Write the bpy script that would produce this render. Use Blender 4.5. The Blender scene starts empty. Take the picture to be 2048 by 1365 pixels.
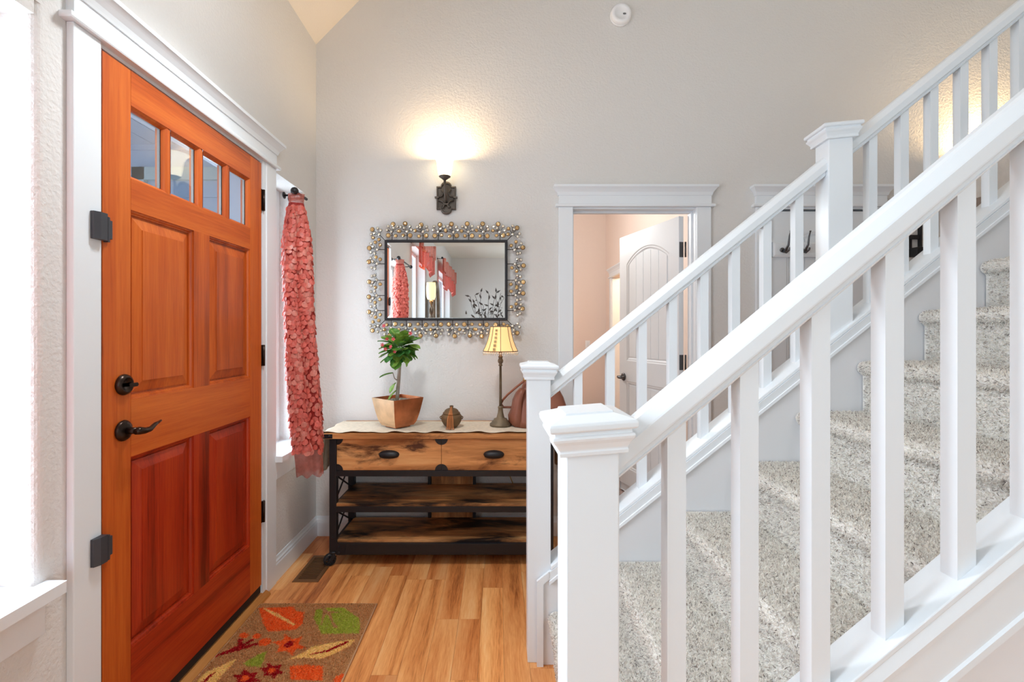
import bpy, bmesh, math, random
import numpy as np
from mathutils import Vector, Matrix

random.seed(7); np.random.seed(7)
SC = bpy.context.scene
COL = SC.collection
PI = math.pi

def S(r, g, b):
    def f(c):
        c /= 255.0
        return c / 12.92 if c <= 0.04045 else ((c + 0.055) / 1.055) ** 2.4
    return (f(r), f(g), f(b))

# ------------------------------------------------------------------ camera, light, exposure
CAMH = 1.27
F = 943.0           # focal length in pixels of the 2048 frame
cam_d = bpy.data.cameras.new('camera'); cam = bpy.data.objects.new('camera', cam_d); COL.objects.link(cam)
cam.location = (0, 0, CAMH); cam.rotation_euler = (PI / 2, 0, 0)
cam_d.sensor_width = 36; cam_d.lens = 36 * F / 2048
cam_d.shift_x = 26 / 2048; cam_d.shift_y = -17.5 / 2048
cam_d.clip_start = 0.05
SC.camera = cam

SC.view_settings.view_transform = 'Standard'
SC.view_settings.look = 'None'
SC.view_settings.gamma = 1.0
SC.view_settings.use_curve_mapping = False
SC.view_settings.exposure = 0.18
SC.cycles.max_bounces = 10
SC.cycles.diffuse_bounces = 5
SC.cycles.glossy_bounces = 4
SC.cycles.transparent_max_bounces = 12
SC.cycles.sample_clamp_indirect = 6
SC.cycles.caustics_reflective = False
SC.cycles.caustics_refractive = False

W = bpy.data.worlds.new('sky'); SC.world = W; W.use_nodes = True
wn = W.node_tree.nodes; wl = W.node_tree.links
bg = wn['Background']; bg.inputs['Color'].default_value = (0.72, 0.84, 1.0, 1); bg.inputs['Strength'].default_value = 1.4

def area(name, loc, rot, sx, sy, power, col=(1, 1, 1), spread=None):
    d = bpy.data.lights.new(name, 'AREA'); d.shape = 'RECTANGLE'; d.size = sx; d.size_y = sy
    d.energy = power; d.color = col
    if spread: d.spread = spread
    o = bpy.data.objects.new(name, d); COL.objects.link(o); o.location = loc; o.rotation_euler = rot
    return o
def point(name, loc, power, col, r=0.03):
    d = bpy.data.lights.new(name, 'POINT'); d.energy = power; d.color = col; d.shadow_soft_size = r
    o = bpy.data.objects.new(name, d); COL.objects.link(o); o.location = loc
    return o
DAY = (0.84, 0.92, 1.0)
WARM = (1.0, 0.70, 0.38)
# daylight entering by the windows of the left wall (area lights just outside the panes)
area('window_daylight', (-1.52, 0.60, 1.45), (0, -PI / 2, 0), 1.7, 1.2, 80, DAY)
area('window_daylight', (-1.50, 2.50, 1.26), (0, -PI / 2, 0), 1.1, 0.6, 24, DAY)
area('window_daylight', (-1.50, -0.90, 1.68), (0, -PI / 2, 0), 1.5, 1.1, 24, DAY)
area('window_daylight', (-1.50, -4.10, 1.68), (0, -PI / 2, 0), 1.5, 2.0, 34, DAY)
# added fill light at an unseen window in the living room's end wall
area('patio_daylight', (2.6, -5.72, 1.45), (-PI / 2, 0, PI), 2.5, 2.2, 62, (0.82, 0.92, 1.0))
# added fill light under the unseen living room ceiling
point('living_room_lamp', (1.4, -2.0, 2.80), 30, (0.95, 0.98, 1.0), 0.18)
# added fill light under the slope of the foyer vault, no opening there
area('skylight_daylight', (0.16, 0.5, 4.30), (0, -math.radians(45.6), 0), 1.3, 1.9, 10, DAY)
# added fill lights for the lower foyer, unseen above the view
point('foyer_pendant_light', (-0.50, 1.60, 2.60), 9, (0.96, 0.98, 1.0), 0.12)
sd_ = bpy.data.lights.new('foyer_downlight', 'SPOT'); sd_.energy = 50; sd_.color = (0.88, 0.95, 1.0); sd_.spot_size = math.radians(128); sd_.spot_blend = 0.7; sd_.shadow_soft_size = 0.12
sp_ = bpy.data.objects.new('foyer_downlight', sd_); COL.objects.link(sp_); sp_.location = (-0.50, 1.60, 2.66)

# ------------------------------------------------------------------ helpers
def at(x, y, d):
    """point seen at pixel (x, y) that lies d metres in front of the camera's plane"""
    return Vector(((x - 998) * d / F, d, CAMH + (665 - y) * d / F))
def on_floor(x, y, z=0.0):
    d = (CAMH - z) * F / (y - 665.0)
    return ((x - 998) * d / F, d)

ORG = {}
class MB:
    def __init__(s): s.v = []; s.f = []; s.m = []; s.s = []
    def add(s, vs, fs, m=0, smooth=False):
        n = len(s.v); s.v += [tuple(p) for p in vs]
        for f in fs: s.f.append([i + n for i in f]); s.m.append(m); s.s.append(smooth)
        return s
    def box(s, x0, x1, y0, y1, z0, z1, m=0):
        v = [(x, y, z) for x in (x0, x1) for y in (y0, y1) for z in (z0, z1)]
        return s.add(v, [(0, 1, 3, 2), (4, 6, 7, 5), (0, 4, 5, 1), (2, 3, 7, 6), (0, 2, 6, 4), (1, 5, 7, 3)], m)
    def prism(s, poly, axis, a0, a1, m=0, smooth=False):
        def P(p, a):
            return {'x': (a, p[0], p[1]), 'y': (p[0], a, p[1]), 'z': (p[0], p[1], a)}[axis]
        n = len(poly)
        v = [P(p, a0) for p in poly] + [P(p, a1) for p in poly]
        s.add(v, [(i, (i + 1) % n, (i + 1) % n + n, i + n) for i in range(n)], m, smooth)
        s.add(v, [list(range(n)), list(range(2 * n - 1, n - 1, -1))], m)
        return s
    def rings(s, loops, m=0, smooth=False, caps=True, closed=True):
        n = len(loops[0]); v = [p for l in loops for p in l]; f = []
        for k in range(len(loops) - 1):
            for i in range(n if closed else n - 1):
                j = (i + 1) % n
                f.append((k * n + i, k * n + j, (k + 1) * n + j, (k + 1) * n + i))
        s.add(v, f, m, smooth)
        if caps:
            b = len(s.v) - len(v)
            s.f.append([b + i for i in range(n)]); s.m.append(m); s.s.append(False)
            s.f.append([b + (len(loops) - 1) * n + i for i in range(n)]); s.m.append(m); s.s.append(False)
        return s
    def lathe(s, prof, c, n=20, m=0, axis='z', smooth=True, caps=True):
        L = []
        for r, h in prof:
            l = []
            for i in range(n):
                a = 2 * PI * i / n; p, q = r * math.cos(a), r * math.sin(a)
                l.append({'z': (c[0] + p, c[1] + q, c[2] + h), 'x': (c[0] + h, c[1] + p, c[2] + q), 'y': (c[0] + p, c[1] + h, c[2] + q)}[axis])
            L.append(l)
        return s.rings(L, m, smooth, caps)
    def tube(s, path, r, n=8, m=0, smooth=True, caps=True):
        path = [Vector(p) for p in path]; L = []
        up = None
        for i, p in enumerate(path):
            t = (path[min(i + 1, len(path) - 1)] - path[max(i - 1, 0)]).normalized()
            if up is None: up = Vector((0, 0, 1)) if abs(t.z) < 0.9 else Vector((1, 0, 0))
            a = t.cross(up).normalized(); b = a.cross(t).normalized(); up = b
            rr = r[i] if isinstance(r, (list, tuple)) else r
            L.append([p + rr * (math.cos(2 * PI * k / n) * a + math.sin(2 * PI * k / n) * b) for k in range(n)])
        return s.rings(L, m, smooth, caps)
    def xf(s, M):
        s.v = [tuple(M @ Vector(p)) for p in s.v]; return s
    def mesh(s, name, mats, org=(0, 0, 0), fix=True):
        me = bpy.data.meshes.new(name)
        o = Vector(org)
        me.from_pydata([tuple(Vector(p) - o) for p in s.v], [], s.f)
        for mm in (mats if isinstance(mats, (list, tuple)) else [mats]): me.materials.append(mm)
        me.polygons.foreach_set('material_index', s.m); me.polygons.foreach_set('use_smooth', s.s)
        if fix:
            b = bmesh.new(); b.from_mesh(me); bmesh.ops.recalc_face_normals(b, faces=b.faces); b.to_mesh(me); b.free()
        me.update(); return me

def inst(name, me, parent=None, loc=(0, 0, 0), rot=(0, 0, 0), scale=(1, 1, 1)):
    o = bpy.data.objects.new(name, me); COL.objects.link(o)
    l = Vector(loc)
    if parent is not None:
        o.parent = parent; l = l - ORG.get(parent.name, Vector((0, 0, 0)))
    o.location = l; o.rotation_euler = rot; o.scale = scale
    return o
def bev(o, w=0.002, seg=2, ang=35):
    b = o.modifiers.new('edge', 'BEVEL'); b.width = w; b.segments = seg; b.limit_method = 'ANGLE'; b.angle_limit = math.radians(ang)
    return o
def part(name, mb, mats, parent, bw=0, seg=2, kind=None, label=None, org=None):
    if org is None:
        org = ORG.get(parent.name, Vector((0, 0, 0))) if parent is not None else Vector((0, 0, 0))
    org = Vector(org)
    o = inst(name, mb.mesh(name, mats, org), parent, org)
    ORG[o.name] = org
    if bw: bev(o, bw, seg)
    if kind: o['kind'] = kind
    if label: o['label'] = label
    return o
def thing(name, label, cat, loc=(0, 0, 0), group=None):
    o = bpy.data.objects.new(name, None); COL.objects.link(o); o.location = loc
    o.empty_display_size = 0.05
    ORG[o.name] = Vector(loc)
    o['label'] = label; o['category'] = cat
    if group: o['group'] = group
    return o
def tag(o, label, cat, group=None):
    o['label'] = label; o['category'] = cat
    if group: o['group'] = group
    return o
def struct(name, mb=None, mats=None, parent=None, loc=(0, 0, 0), label=None, bw=0):
    if mb is None:
        o = bpy.data.objects.new(name, None); COL.objects.link(o); o.location = loc; ORG[o.name] = Vector(loc)
    else:
        o = part(name, mb, mats, parent, bw)
    o['kind'] = 'structure'
    if label: o['label'] = label
    return o

# ------------------------------------------------------------------ materials
def newmat(name):
    m = bpy.data.materials.new(name); m.use_nodes = True
    nt = m.node_tree
    return m, nt, nt.nodes, nt.links, nt.nodes['Principled BSDF']
def coords(nt, kind='Position', scale=(1, 1, 1), rand=False):
    n, l = nt.nodes, nt.links
    if kind == 'Position': src = n.new('ShaderNodeNewGeometry').outputs['Position']
    else: src = n.new('ShaderNodeTexCoord').outputs['Object']
    if rand:
        oi = n.new('ShaderNodeObjectInfo'); mu = n.new('ShaderNodeVectorMath'); mu.operation = 'MULTIPLY_ADD'
        cx = n.new('ShaderNodeCombineXYZ')
        for i in range(3): l.new(oi.outputs['Random'], cx.inputs[i])
        l.new(cx.outputs[0], mu.inputs[0]); mu.inputs[1].default_value = (13.1, 7.7, 17.3); l.new(src, mu.inputs[2]); src = mu.outputs[0]
    mp = n.new('ShaderNodeVectorMath'); mp.operation = 'MULTIPLY'; mp.inputs[1].default_value = scale
    l.new(src, mp.inputs[0]); return mp.outputs[0]
def ramp(nt, fac, stops, interp='LINEAR'):
    r = nt.nodes.new('ShaderNodeValToRGB'); r.color_ramp.interpolation = interp
    e = r.color_ramp.elements
    while len(e) < len(stops): e.new(0.5)
    for el, (p, c) in zip(e, stops):
        el.position = p; el.color = (*c, 1) if len(c) == 3 else c
    nt.links.new(fac, r.inputs[0]); return r.outputs[0]
def noise(nt, vec, scale, detail=4, rough=0.55, dist=0.0):
    t = nt.nodes.new('ShaderNodeTexNoise'); t.inputs['Scale'].default_value = scale; t.inputs['Detail'].default_value = detail
    t.inputs['Roughness'].default_value = rough; t.inputs['Distortion'].default_value = dist
    nt.links.new(vec, t.inputs['Vector']); return t.outputs['Fac']
def mix(nt, a, b, fac, mode='MIX'):
    m = nt.nodes.new('ShaderNodeMix'); m.data_type = 'RGBA'; m.blend_type = mode
    if isinstance(fac, float): m.inputs[0].default_value = fac
    else: nt.links.new(fac, m.inputs[0])
    for i, q in ((6, a), (7, b)):
        if isinstance(q, tuple): m.inputs[i].default_value = (*q, 1)
        else: nt.links.new(q, m.inputs[i])
    return m.outputs[2]
def bump(nt, h, strength, dist=0.002):
    b = nt.nodes.new('ShaderNodeBump'); b.inputs['Strength'].default_value = strength; b.inputs['Distance'].default_value = dist
    nt.links.new(h, b.inputs['Height']); return b.outputs[0]
def plain(name, col, rough=0.5, metal=0.0, bumpy=None, var=0.0, spec=0.5, coord='Position', emit=None):
    m, nt, n, l, p = newmat(name)
    p.inputs['Base Color'].default_value = (*col, 1); p.inputs['Roughness'].default_value = rough; p.inputs['Metallic'].default_value = metal
    p.inputs['Specular IOR Level'].default_value = spec
    v = coords(nt, coord)
    if var:
        f = noise(nt, v, 9, 3)
        lo = tuple(c * (1 - var) for c in col); hi = tuple(min(1, c * (1 + var)) for c in col)
        l.new(ramp(nt, f, [(0.3, lo), (0.7, hi)]), p.inputs['Base Color'])
    if bumpy:
        l.new(bump(nt, noise(nt, v, bumpy[0], 3), bumpy[1], bumpy[2]), p.inputs['Normal'])
    if emit:
        p.inputs['Emission Color'].default_value = (*emit[0], 1); p.inputs['Emission Strength'].default_value = emit[1]
    return m
def wood(name, stops, axis, fine=90, stretch=0.035, rough=0.35, rand=False, patches=None, coat=0.0, kind='Position', big=5.0, bs=0.15):
    """stops: colour ramp along the grain value; axis: grain direction"""
    m, nt, n, l, p = newmat(name)
    sc = [1, 1, 1]; sc['xyz'.index(axis)] = stretch * 2
    v = coords(nt, kind, tuple(sc), rand)
    a = noise(nt, v, big, 3, 0.5, 0.6)
    b = noise(nt, v, fine, 4, 0.6, 0.3)
    ad = n.new('ShaderNodeMath'); ad.operation = 'MULTIPLY_ADD'; l.new(b, ad.inputs[0]); ad.inputs[1].default_value = 0.45; l.new(a, ad.inputs[2])
    sb = n.new('ShaderNodeMath'); sb.operation = 'SUBTRACT'; l.new(ad.outputs[0], sb.inputs[0]); sb.inputs[1].default_value = 0.22
    c = ramp(nt, sb.outputs[0], stops)
    if patches:
        col, lo, hi, ps = patches
        sc2 = [1, 1, 1]; sc2['xyz'.index(axis)] = 0.3
        v2 = coords(nt, kind, tuple(sc2), rand)
        pf = ramp(nt, noise(nt, v2, ps, 6, 0.65, 0.4), [(lo, (0, 0, 0)), (hi, (1, 1, 1))])
        c = mix(nt, c, col, pf)
    if rand:
        oi = n.new('ShaderNodeObjectInfo')
        t = ramp(nt, oi.outputs['Random'], [(0, (0.80, 0.64, 0.56)), (0.35, (0.92, 0.84, 0.78)), (0.65, (1.0, 0.98, 0.94)), (1, (1.12, 1.14, 1.10))])
        c = mix(nt, c, t, 1.0, 'MULTIPLY')
    l.new(c, p.inputs['Base Color']); p.inputs['Roughness'].default_value = rough
    p.inputs['Specular IOR Level'].default_value = 0.3; p.inputs['Coat Weight'].default_value = coat; p.inputs['Coat Roughness'].default_value = 0.15
    l.new(bump(nt, b, bs, 0.0008), p.inputs['Normal'])
    return m

M = {}
M['trim'] = plain('white_trim_paint', S(232, 237, 241), 0.35, bumpy=(60, 0.05, 0.001))
M['wall'] = plain('greige_wall_paint', S(222, 220, 217), 0.65, bumpy=(85, 0.65, 0.005), spec=0.3)
M['ceil'] = plain('cream_ceiling_paint', S(238, 230, 218), 0.7, bumpy=(90, 0.4, 0.003), spec=0.2)
M['skirt'] = plain('cool_white_skirt_paint', S(232, 234, 238), 0.4, bumpy=(60, 0.05, 0.001))
M['peach'] = plain('peach_wall_paint', S(236, 219, 208), 0.65, bumpy=(105, 0.4, 0.003), spec=0.3)
fir = [(0.25, S(134, 52, 15)), (0.5, S(188, 84, 27)), (0.75, S(210, 108, 40))]
fir_low = [(0.25, S(112, 28, 11)), (0.5, S(168, 48, 19)), (0.75, S(194, 74, 27))]  # darker, redder fir tones for the door's lower boards
M['fir_v'] = wood('stained_fir_upright_grain', fir, 'z', 160, 0.02, 0.40, coat=0.06, big=9)
M['fir_h'] = wood('stained_fir_cross_grain', fir, 'y', 160, 0.02, 0.40, coat=0.06, big=9)
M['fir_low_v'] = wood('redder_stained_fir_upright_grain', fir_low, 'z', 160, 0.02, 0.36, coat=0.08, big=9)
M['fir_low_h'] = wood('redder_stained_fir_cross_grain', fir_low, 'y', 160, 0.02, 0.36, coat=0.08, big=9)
M['fir_dark'] = plain('stained_fir_dark_edge', S(96, 38, 14), 0.4)
M['plank'] = wood('oak_laminate', [(0.22, S(150, 82, 40)), (0.42, S(222, 146, 84)), (0.60, S(242, 176, 112)), (0.8, S(250, 204, 146))], 'y', 190, 0.035, 0.36, rand=True, coat=0.05, big=14, bs=0.05)
M['oak'] = wood('oak_threshold', [(0.25, S(160, 95, 45)), (0.5, S(192, 128, 66)), (0.75, S(210, 150, 90))], 'y', 90, 0.03, 0.35)
M['underfloor'] = plain('dark_floor_base', S(90, 55, 32), 0.6)
rust = [(0.25, S(140, 84, 42)), (0.5, S(214, 150, 92)), (0.78, S(240, 190, 130))]
M['rustic'] = wood('rustic_brown_board', rust, 'x', 60, 0.05, 0.45, patches=(S(88, 52, 32), 0.53, 0.66, 12), big=8)
M['rustic_dark'] = wood('rustic_burnt_board', rust, 'x', 60, 0.05, 0.45, patches=(S(30, 22, 20), 0.38, 0.60, 7), big=8)
M['rustic_v'] = wood('rustic_back_board', rust, 'z', 60, 0.05, 0.5, patches=(S(50, 36, 28), 0.42, 0.7, 8), big=8)
M['iron'] = plain('black_iron', S(27, 27, 31), 0.45, 0.1, bumpy=(200, 0.1, 0.001))
M['bronze'] = plain('oil_rubbed_bronze', S(52, 40, 34), 0.28, 0.8, var=0.35)
M['pewter'] = plain('aged_pewter', S(96, 88, 80), 0.5, 0.5, var=0.3)
M['plastic'] = plain('charcoal_plastic', S(58, 60, 66), 0.4)
M['nickel'] = plain('dark_nickel', S(96, 96, 98), 0.3, 0.9)
M['black'] = plain('black_rubber', S(22, 22, 24), 0.6)
M['mirror'] = plain('mirror_silver', (0.93, 0.94, 0.94), 0.0, 1.0)
M['amber'] = plain('amber_glass_bead', S(222, 186, 130), 0.08, 0.4, var=0.3)
M['clear'] = plain('clear_glass_bead', S(240, 232, 214), 0.06, 0.3, var=0.15)
M['cream_metal'] = plain('brass_hardware', S(190, 150, 84), 0.3, 0.8)
M['spacer'] = plain('pane_spacer_grey', S(168, 178, 176), 0.4)
M['vinyl'] = plain('white_vinyl', S(240, 242, 245), 0.35)
def glass_mat():
    m, nt, n, l, p = newmat('window_glass')
    tr = n.new('ShaderNodeBsdfTransparent'); tr.inputs[0].default_value = (0.93, 0.96, 0.97, 1)
    gl = n.new('ShaderNodeBsdfGlossy'); gl.inputs['Roughness'].default_value = 0.01
    lw = n.new('ShaderNodeLayerWeight'); lw.inputs['Blend'].default_value = 0.5
    pw_ = n.new('ShaderNodeMath'); pw_.operation = 'POWER'; l.new(lw.outputs['Facing'], pw_.inputs[0]); pw_.inputs[1].default_value = 3.2
    ma = n.new('ShaderNodeMath'); ma.operation = 'MULTIPLY_ADD'; l.new(pw_.outputs[0], ma.inputs[0]); ma.inputs[1].default_value = 0.75; ma.inputs[2].default_value = 0.08
    ms = n.new('ShaderNodeMixShader'); l.new(ma.outputs[0], ms.inputs[0]); l.new(tr.outputs[0], ms.inputs[1]); l.new(gl.outputs[0], ms.inputs[2])
    l.new(ms.outputs[0], n['Material Output'].inputs[0]); return m
M['glass'] = glass_mat()
def shade_mat(name, col, strength, trans=0.5):
    m, nt, n, l, p = newmat(name)
    p.inputs['Base Color'].default_value = (*col, 1); p.inputs['Roughness'].default_value = 0.5
    p.inputs['Emission Color'].default_value = (*col, 1); p.inputs['Emission Strength'].default_value = strength
    return m
M['sconce_glass'] = shade_mat('lit_sconce_glass', (1.0, 0.84, 0.56), 2.6)
M['lamp_fabric'] = shade_mat('lit_lamp_fabric', (0.95, 0.58, 0.24), 0.55)
M['room_shade'] = shade_mat('lit_floor_lamp_shade', (1.0, 0.78, 0.38), 1.1)
def cloth_mat(name, col, rough=0.8, trans=0.35, var=0.15, sheer=0):
    m, nt, n, l, p = newmat(name)
    v = coords(nt); f = noise(nt, v, 60, 3)
    c = ramp(nt, f, [(0.3, tuple(x * (1 - var) for x in col)), (0.7, tuple(min(1, x * (1 + var)) for x in col))])
    l.new(c, p.inputs['Base Color']); p.inputs['Roughness'].default_value = rough
    t = n.new('ShaderNodeBsdfTranslucent'); l.new(c, t.inputs[0])
    ms = n.new('ShaderNodeMixShader'); ms.inputs[0].default_value = trans
    l.new(p.outputs[0], ms.inputs[1]); l.new(t.outputs[0], ms.inputs[2]); out = ms.outputs[0]
    if sheer:
        tr = n.new('ShaderNodeBsdfTransparent'); m2 = n.new('ShaderNodeMixShader'); m2.inputs[0].default_value = sheer
        l.new(out, m2.inputs[1]); l.new(tr.outputs[0], m2.inputs[2]); out = m2.outputs[0]
    l.new(out, n['Material Output'].inputs[0])
    return m
M['coral'] = cloth_mat('coral_petal_fabric', S(228, 116, 102), 0.45, 0.3)
M['coral_pale'] = cloth_mat('pale_coral_petal_fabric', S(232, 146, 130), 0.4, 0.3)
M['coral_deep'] = cloth_mat('deep_coral_backing', S(176, 56, 50), 0.7, 0.35)
M['coral_sheer'] = cloth_mat('sheer_coral_hem', S(196, 112, 98), 0.6, 0.5, sheer=.35)
M['runner'] = cloth_mat('cream_runner_cloth', S(234, 220, 198), 0.6, 0.1, 0.1)
M['leaf'] = cloth_mat('green_leaf', S(96, 150, 62), 0.4, 0.25, 0.35)
M['leaf_dark'] = cloth_mat('dark_green_leaf', S(64, 120, 56), 0.4, 0.2, 0.35)
M['leaf_lime'] = cloth_mat('lime_green_leaf', S(130, 168, 70), 0.4, 0.3, 0.25)
M['flower'] = plain('pink_flower', S(226, 84, 96), 0.6)
M['stem'] = plain('thorny_grey_stem', S(184, 172, 160), 0.8, bumpy=(300, 0.8, 0.004), var=0.3)
M['soil'] = plain('pale_pebble_soil', S(176, 166, 152), 0.9, bumpy=(250, 1.0, 0.006), var=0.4)
M['copper'] = plain('brushed_copper', S(190, 118, 78), 0.33, 0.75, var=0.35)
M['copper_pale'] = plain('pale_worn_copper', S(214, 178, 140), 0.36, 0.6, var=0.25)  # paler copper, set on one front face of the pot
M['leather'] = plain('brown_leather', S(136, 80, 58), 0.42, bumpy=(220, 0.15, 0.001), var=0.15)
M['basket'] = plain('woven_brown_jar', S(112, 84, 52), 0.6, bumpy=(320, 1.0, 0.004), var=0.35)
M['tassel'] = plain('tan_tassel_thread', S(190, 122, 70), 0.7, var=0.2)
M['lampbase'] = plain('bronze_patina_lamp', S(112, 98, 78), 0.5, 0.4, bumpy=(260, 0.5, 0.003), var=0.4)
M['siding'] = plain('blue_grey_siding', S(162, 174, 192), 0.7)
M['brownvent'] = plain('brown_vent_metal', S(132, 92, 56), 0.45, 0.4)
M['twig'] = plain('dark_metal_twig', S(96, 92, 90), 0.5, 0.4)
M['carvedwood'] = plain('carved_grey_wood', S(120, 104, 86), 0.6, bumpy=(60, 1.0, 0.01), var=0.4)
def attr_mat(name, rough=0.95):
    m, nt, n, l, p = newmat(name)
    a = n.new('ShaderNodeAttribute'); a.attribute_name = 'Col'
    l.new(a.outputs['Color'], p.inputs['Base Color']); p.inputs['Roughness'].default_value = rough
    p.inputs['Specular IOR Level'].default_value = 0.1
    t = n.new('ShaderNodeBsdfTranslucent'); l.new(a.outputs['Color'], t.inputs[0])
    ms = n.new('ShaderNodeMixShader'); ms.inputs[0].default_value = 0.45
    l.new(p.outputs[0], ms.inputs[1]); l.new(t.outputs[0], ms.inputs[2]); l.new(ms.outputs[0], n['Material Output'].inputs[0])
    return m
M['pile'] = attr_mat('tufted_pile')
M['carpet'] = plain('beige_carpet_backing', S(226, 222, 216), 0.95, bumpy=(300, 0.6, 0.004), var=0.1)
M['rugback'] = plain('brown_rug_backing', S(190, 138, 94), 0.95, bumpy=(300, 0.6, 0.004))
M['carpet2'] = plain('taupe_bedroom_carpet', S(150, 130, 124), 0.95, bumpy=(160, 0.8, 0.006), var=0.2)

def pile(name, pts, nrm, cols, length, width, lean, parent, org):
    """short tufts, four vertices each, joined in one object"""
    n = len(pts)
    nr = nrm + np.random.normal(0, lean, (n, 3)); nr /= np.linalg.norm(nr, axis=1)[:, None]
    sd = np.cross(nr, np.random.normal(0, 1, (n, 3))); sd /= np.linalg.norm(sd, axis=1)[:, None]
    L = length * np.random.uniform(0.65, 1.2, (n, 1)); w = width * np.random.uniform(0.7, 1.3, (n, 1))
    base = pts - np.array(org)
    V = np.empty((n, 4, 3)); V[:, 0] = base - sd * w * 0.5; V[:, 1] = base + sd * w * 0.5
    V[:, 2] = base + nr * L + sd * w * 0.42; V[:, 3] = base + nr * L - sd * w * 0.42
    me = bpy.data.meshes.new(name)
    me.vertices.add(4 * n); me.vertices.foreach_set('co', V.reshape(-1))
    me.loops.add(4 * n); me.loops.foreach_set('vertex_index', np.arange(4 * n, dtype=np.int32))
    me.polygons.add(n); me.polygons.foreach_set('loop_start', np.arange(0, 4 * n, 4, dtype=np.int32))
    me.polygons.foreach_set('loop_total', np.full(n, 4, dtype=np.int32))
    ca = me.color_attributes.new('Col', 'FLOAT_COLOR', 'POINT')
    c4 = np.ones((n, 4, 4)); c4[:, :, :3] = cols[:, None, :]
    ca.data.foreach_set('color', c4.reshape(-1))
    me.materials.append(M['pile']); me.update(calc_edges=True)
    o = inst(name, me, parent, org); o['kind'] = 'stuff'
    return o

# ------------------------------------------------------------------ room shell
XW, YB, XR, YF = -1.144, 2.948, 4.3, -5.6     # left wall, back wall, right wall, far end of the living room
WT = 0.19
ZF = 3.07                                     # where the vault leaves the left wall
WIN = {1: (0.15, 1.16, 0.64, 2.055), 2: (2.40, 2.75, 0.64, 2.09), 3: (-1.45, -0.35, 0.90, 2.45), 4: (-5.1, -3.1, 0.90, 2.45)}
DOOR_Y0, DOOR_Y1, DOOR_Z = 1.333, 2.285, 2.093

mb = MB()
xo = XW - WT
segs = [(-5.74, -5.1), ('w', 4), (-3.1, -1.45), ('w', 3), (-0.35, 0.15), ('w', 1), (1.16, 1.333), ('d',), (2.285, 2.40), ('w', 2), (2.75, 3.09)]
for sg in segs:
    if sg[0] == 'w':
        a, b, c, d = WIN[sg[1]]; mb.box(xo, XW, a, b, 0, c); mb.box(xo, XW, a, b, d, ZF + 0.1)
    elif sg[0] == 'd': mb.box(xo, XW, DOOR_Y0, DOOR_Y1, DOOR_Z, ZF + 0.1)
    else:
        a, b = sg; r = 0.022
        poly = []
        for (cx, cy, s0, on) in ((XW - r, a + r, -1, a in (1.16, 2.75)), (XW - r, b - r, 1, b in (2.40, 0.15))):
            if on:
                for k in range(7):
                    t = (-PI / 2 + PI / 2 * k / 6) if s0 < 0 else (PI / 2 * k / 6)
                    poly.append((cx + r * math.cos(t), cy + r * math.sin(t)))
            else: poly.append((XW, a if s0 < 0 else b))
        poly += [(xo, b), (xo, a)]
        mb.box(xo, XW, a, b, 0, .64); mb.prism(poly, 'z', .64, 2.09); mb.box(xo, XW, a, b, 2.09, ZF + 0.1)
wall_left = struct('wall_left', mb, M['wall'])

# back wall with two door openings
DB = [(0.463, 1.227), (1.691, 2.318)]
ZH = 2.05
mb = MB()
YB2 = YB + 0.12
mb.box(xo, DB[0][0] - .012, YB, YB2, 0, 5.5); mb.box(DB[0][0] - .012, DB[0][1] + .012, YB, YB2, ZH, 5.5)
mb.box(DB[0][1] + .012, DB[1][0] - .012, YB, YB2, 0, 5.5); mb.box(DB[1][0] - .012, DB[1][1] + .012, YB, YB2, ZH, 5.5)
mb.box(DB[1][1] + .012, XR + .14, YB, YB2, 0, 5.5)
struct('wall_back', mb, M['wall'])
mb = MB(); mb.box(XR, XR + .14, YF - .14, YB, 0, 5.5); struct('wall_right', mb, M['wall'])
mb = MB()   # end wall of the living room, opened for the added window light
mb.box(xo, 1.3, YF - .14, YF, 0, 3.2); mb.box(3.9, XR, YF - .14, YF, 0, 3.2); mb.box(1.3, 3.9, YF - .14, YF, 0, .3); mb.box(1.3, 3.9, YF - .14, YF, 2.6, 3.2)
struct('wall_front', mb, M['wall'])
mb = MB(); mb.box(xo, XR, -1.12, -1.0, 3.07, 5.5); struct('wall_gable', mb, M['wall'])
mb = MB()   # vaulted ceiling of the foyer and flat ceiling of the living room
z1 = ZF + (1.0 - XW) * 1.02
mb.prism([(XW - .3, ZF - .3 * 1.02), (1.0, z1), (XR + .1, z1), (XR + .1, z1 + .15), (0.95, z1 + .15), (XW - .3, ZF - .3 * 1.02 + .2)], 'y', -1.0, YB + .1)
mb.box(xo, XR, YF - .1, -1.0, 3.07, 3.2)
struct('ceiling', mb, M['ceil'])
mb = MB(); mb.box(XW, XR, YF, -.6, 0, .006); struct('floor_living_room', mb, plain('pale_living_room_carpet', S(214, 208, 200), .95, bumpy=(200, .6, .004)))  # unseen pale carpet, added to keep orange bounce off the white trim
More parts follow.
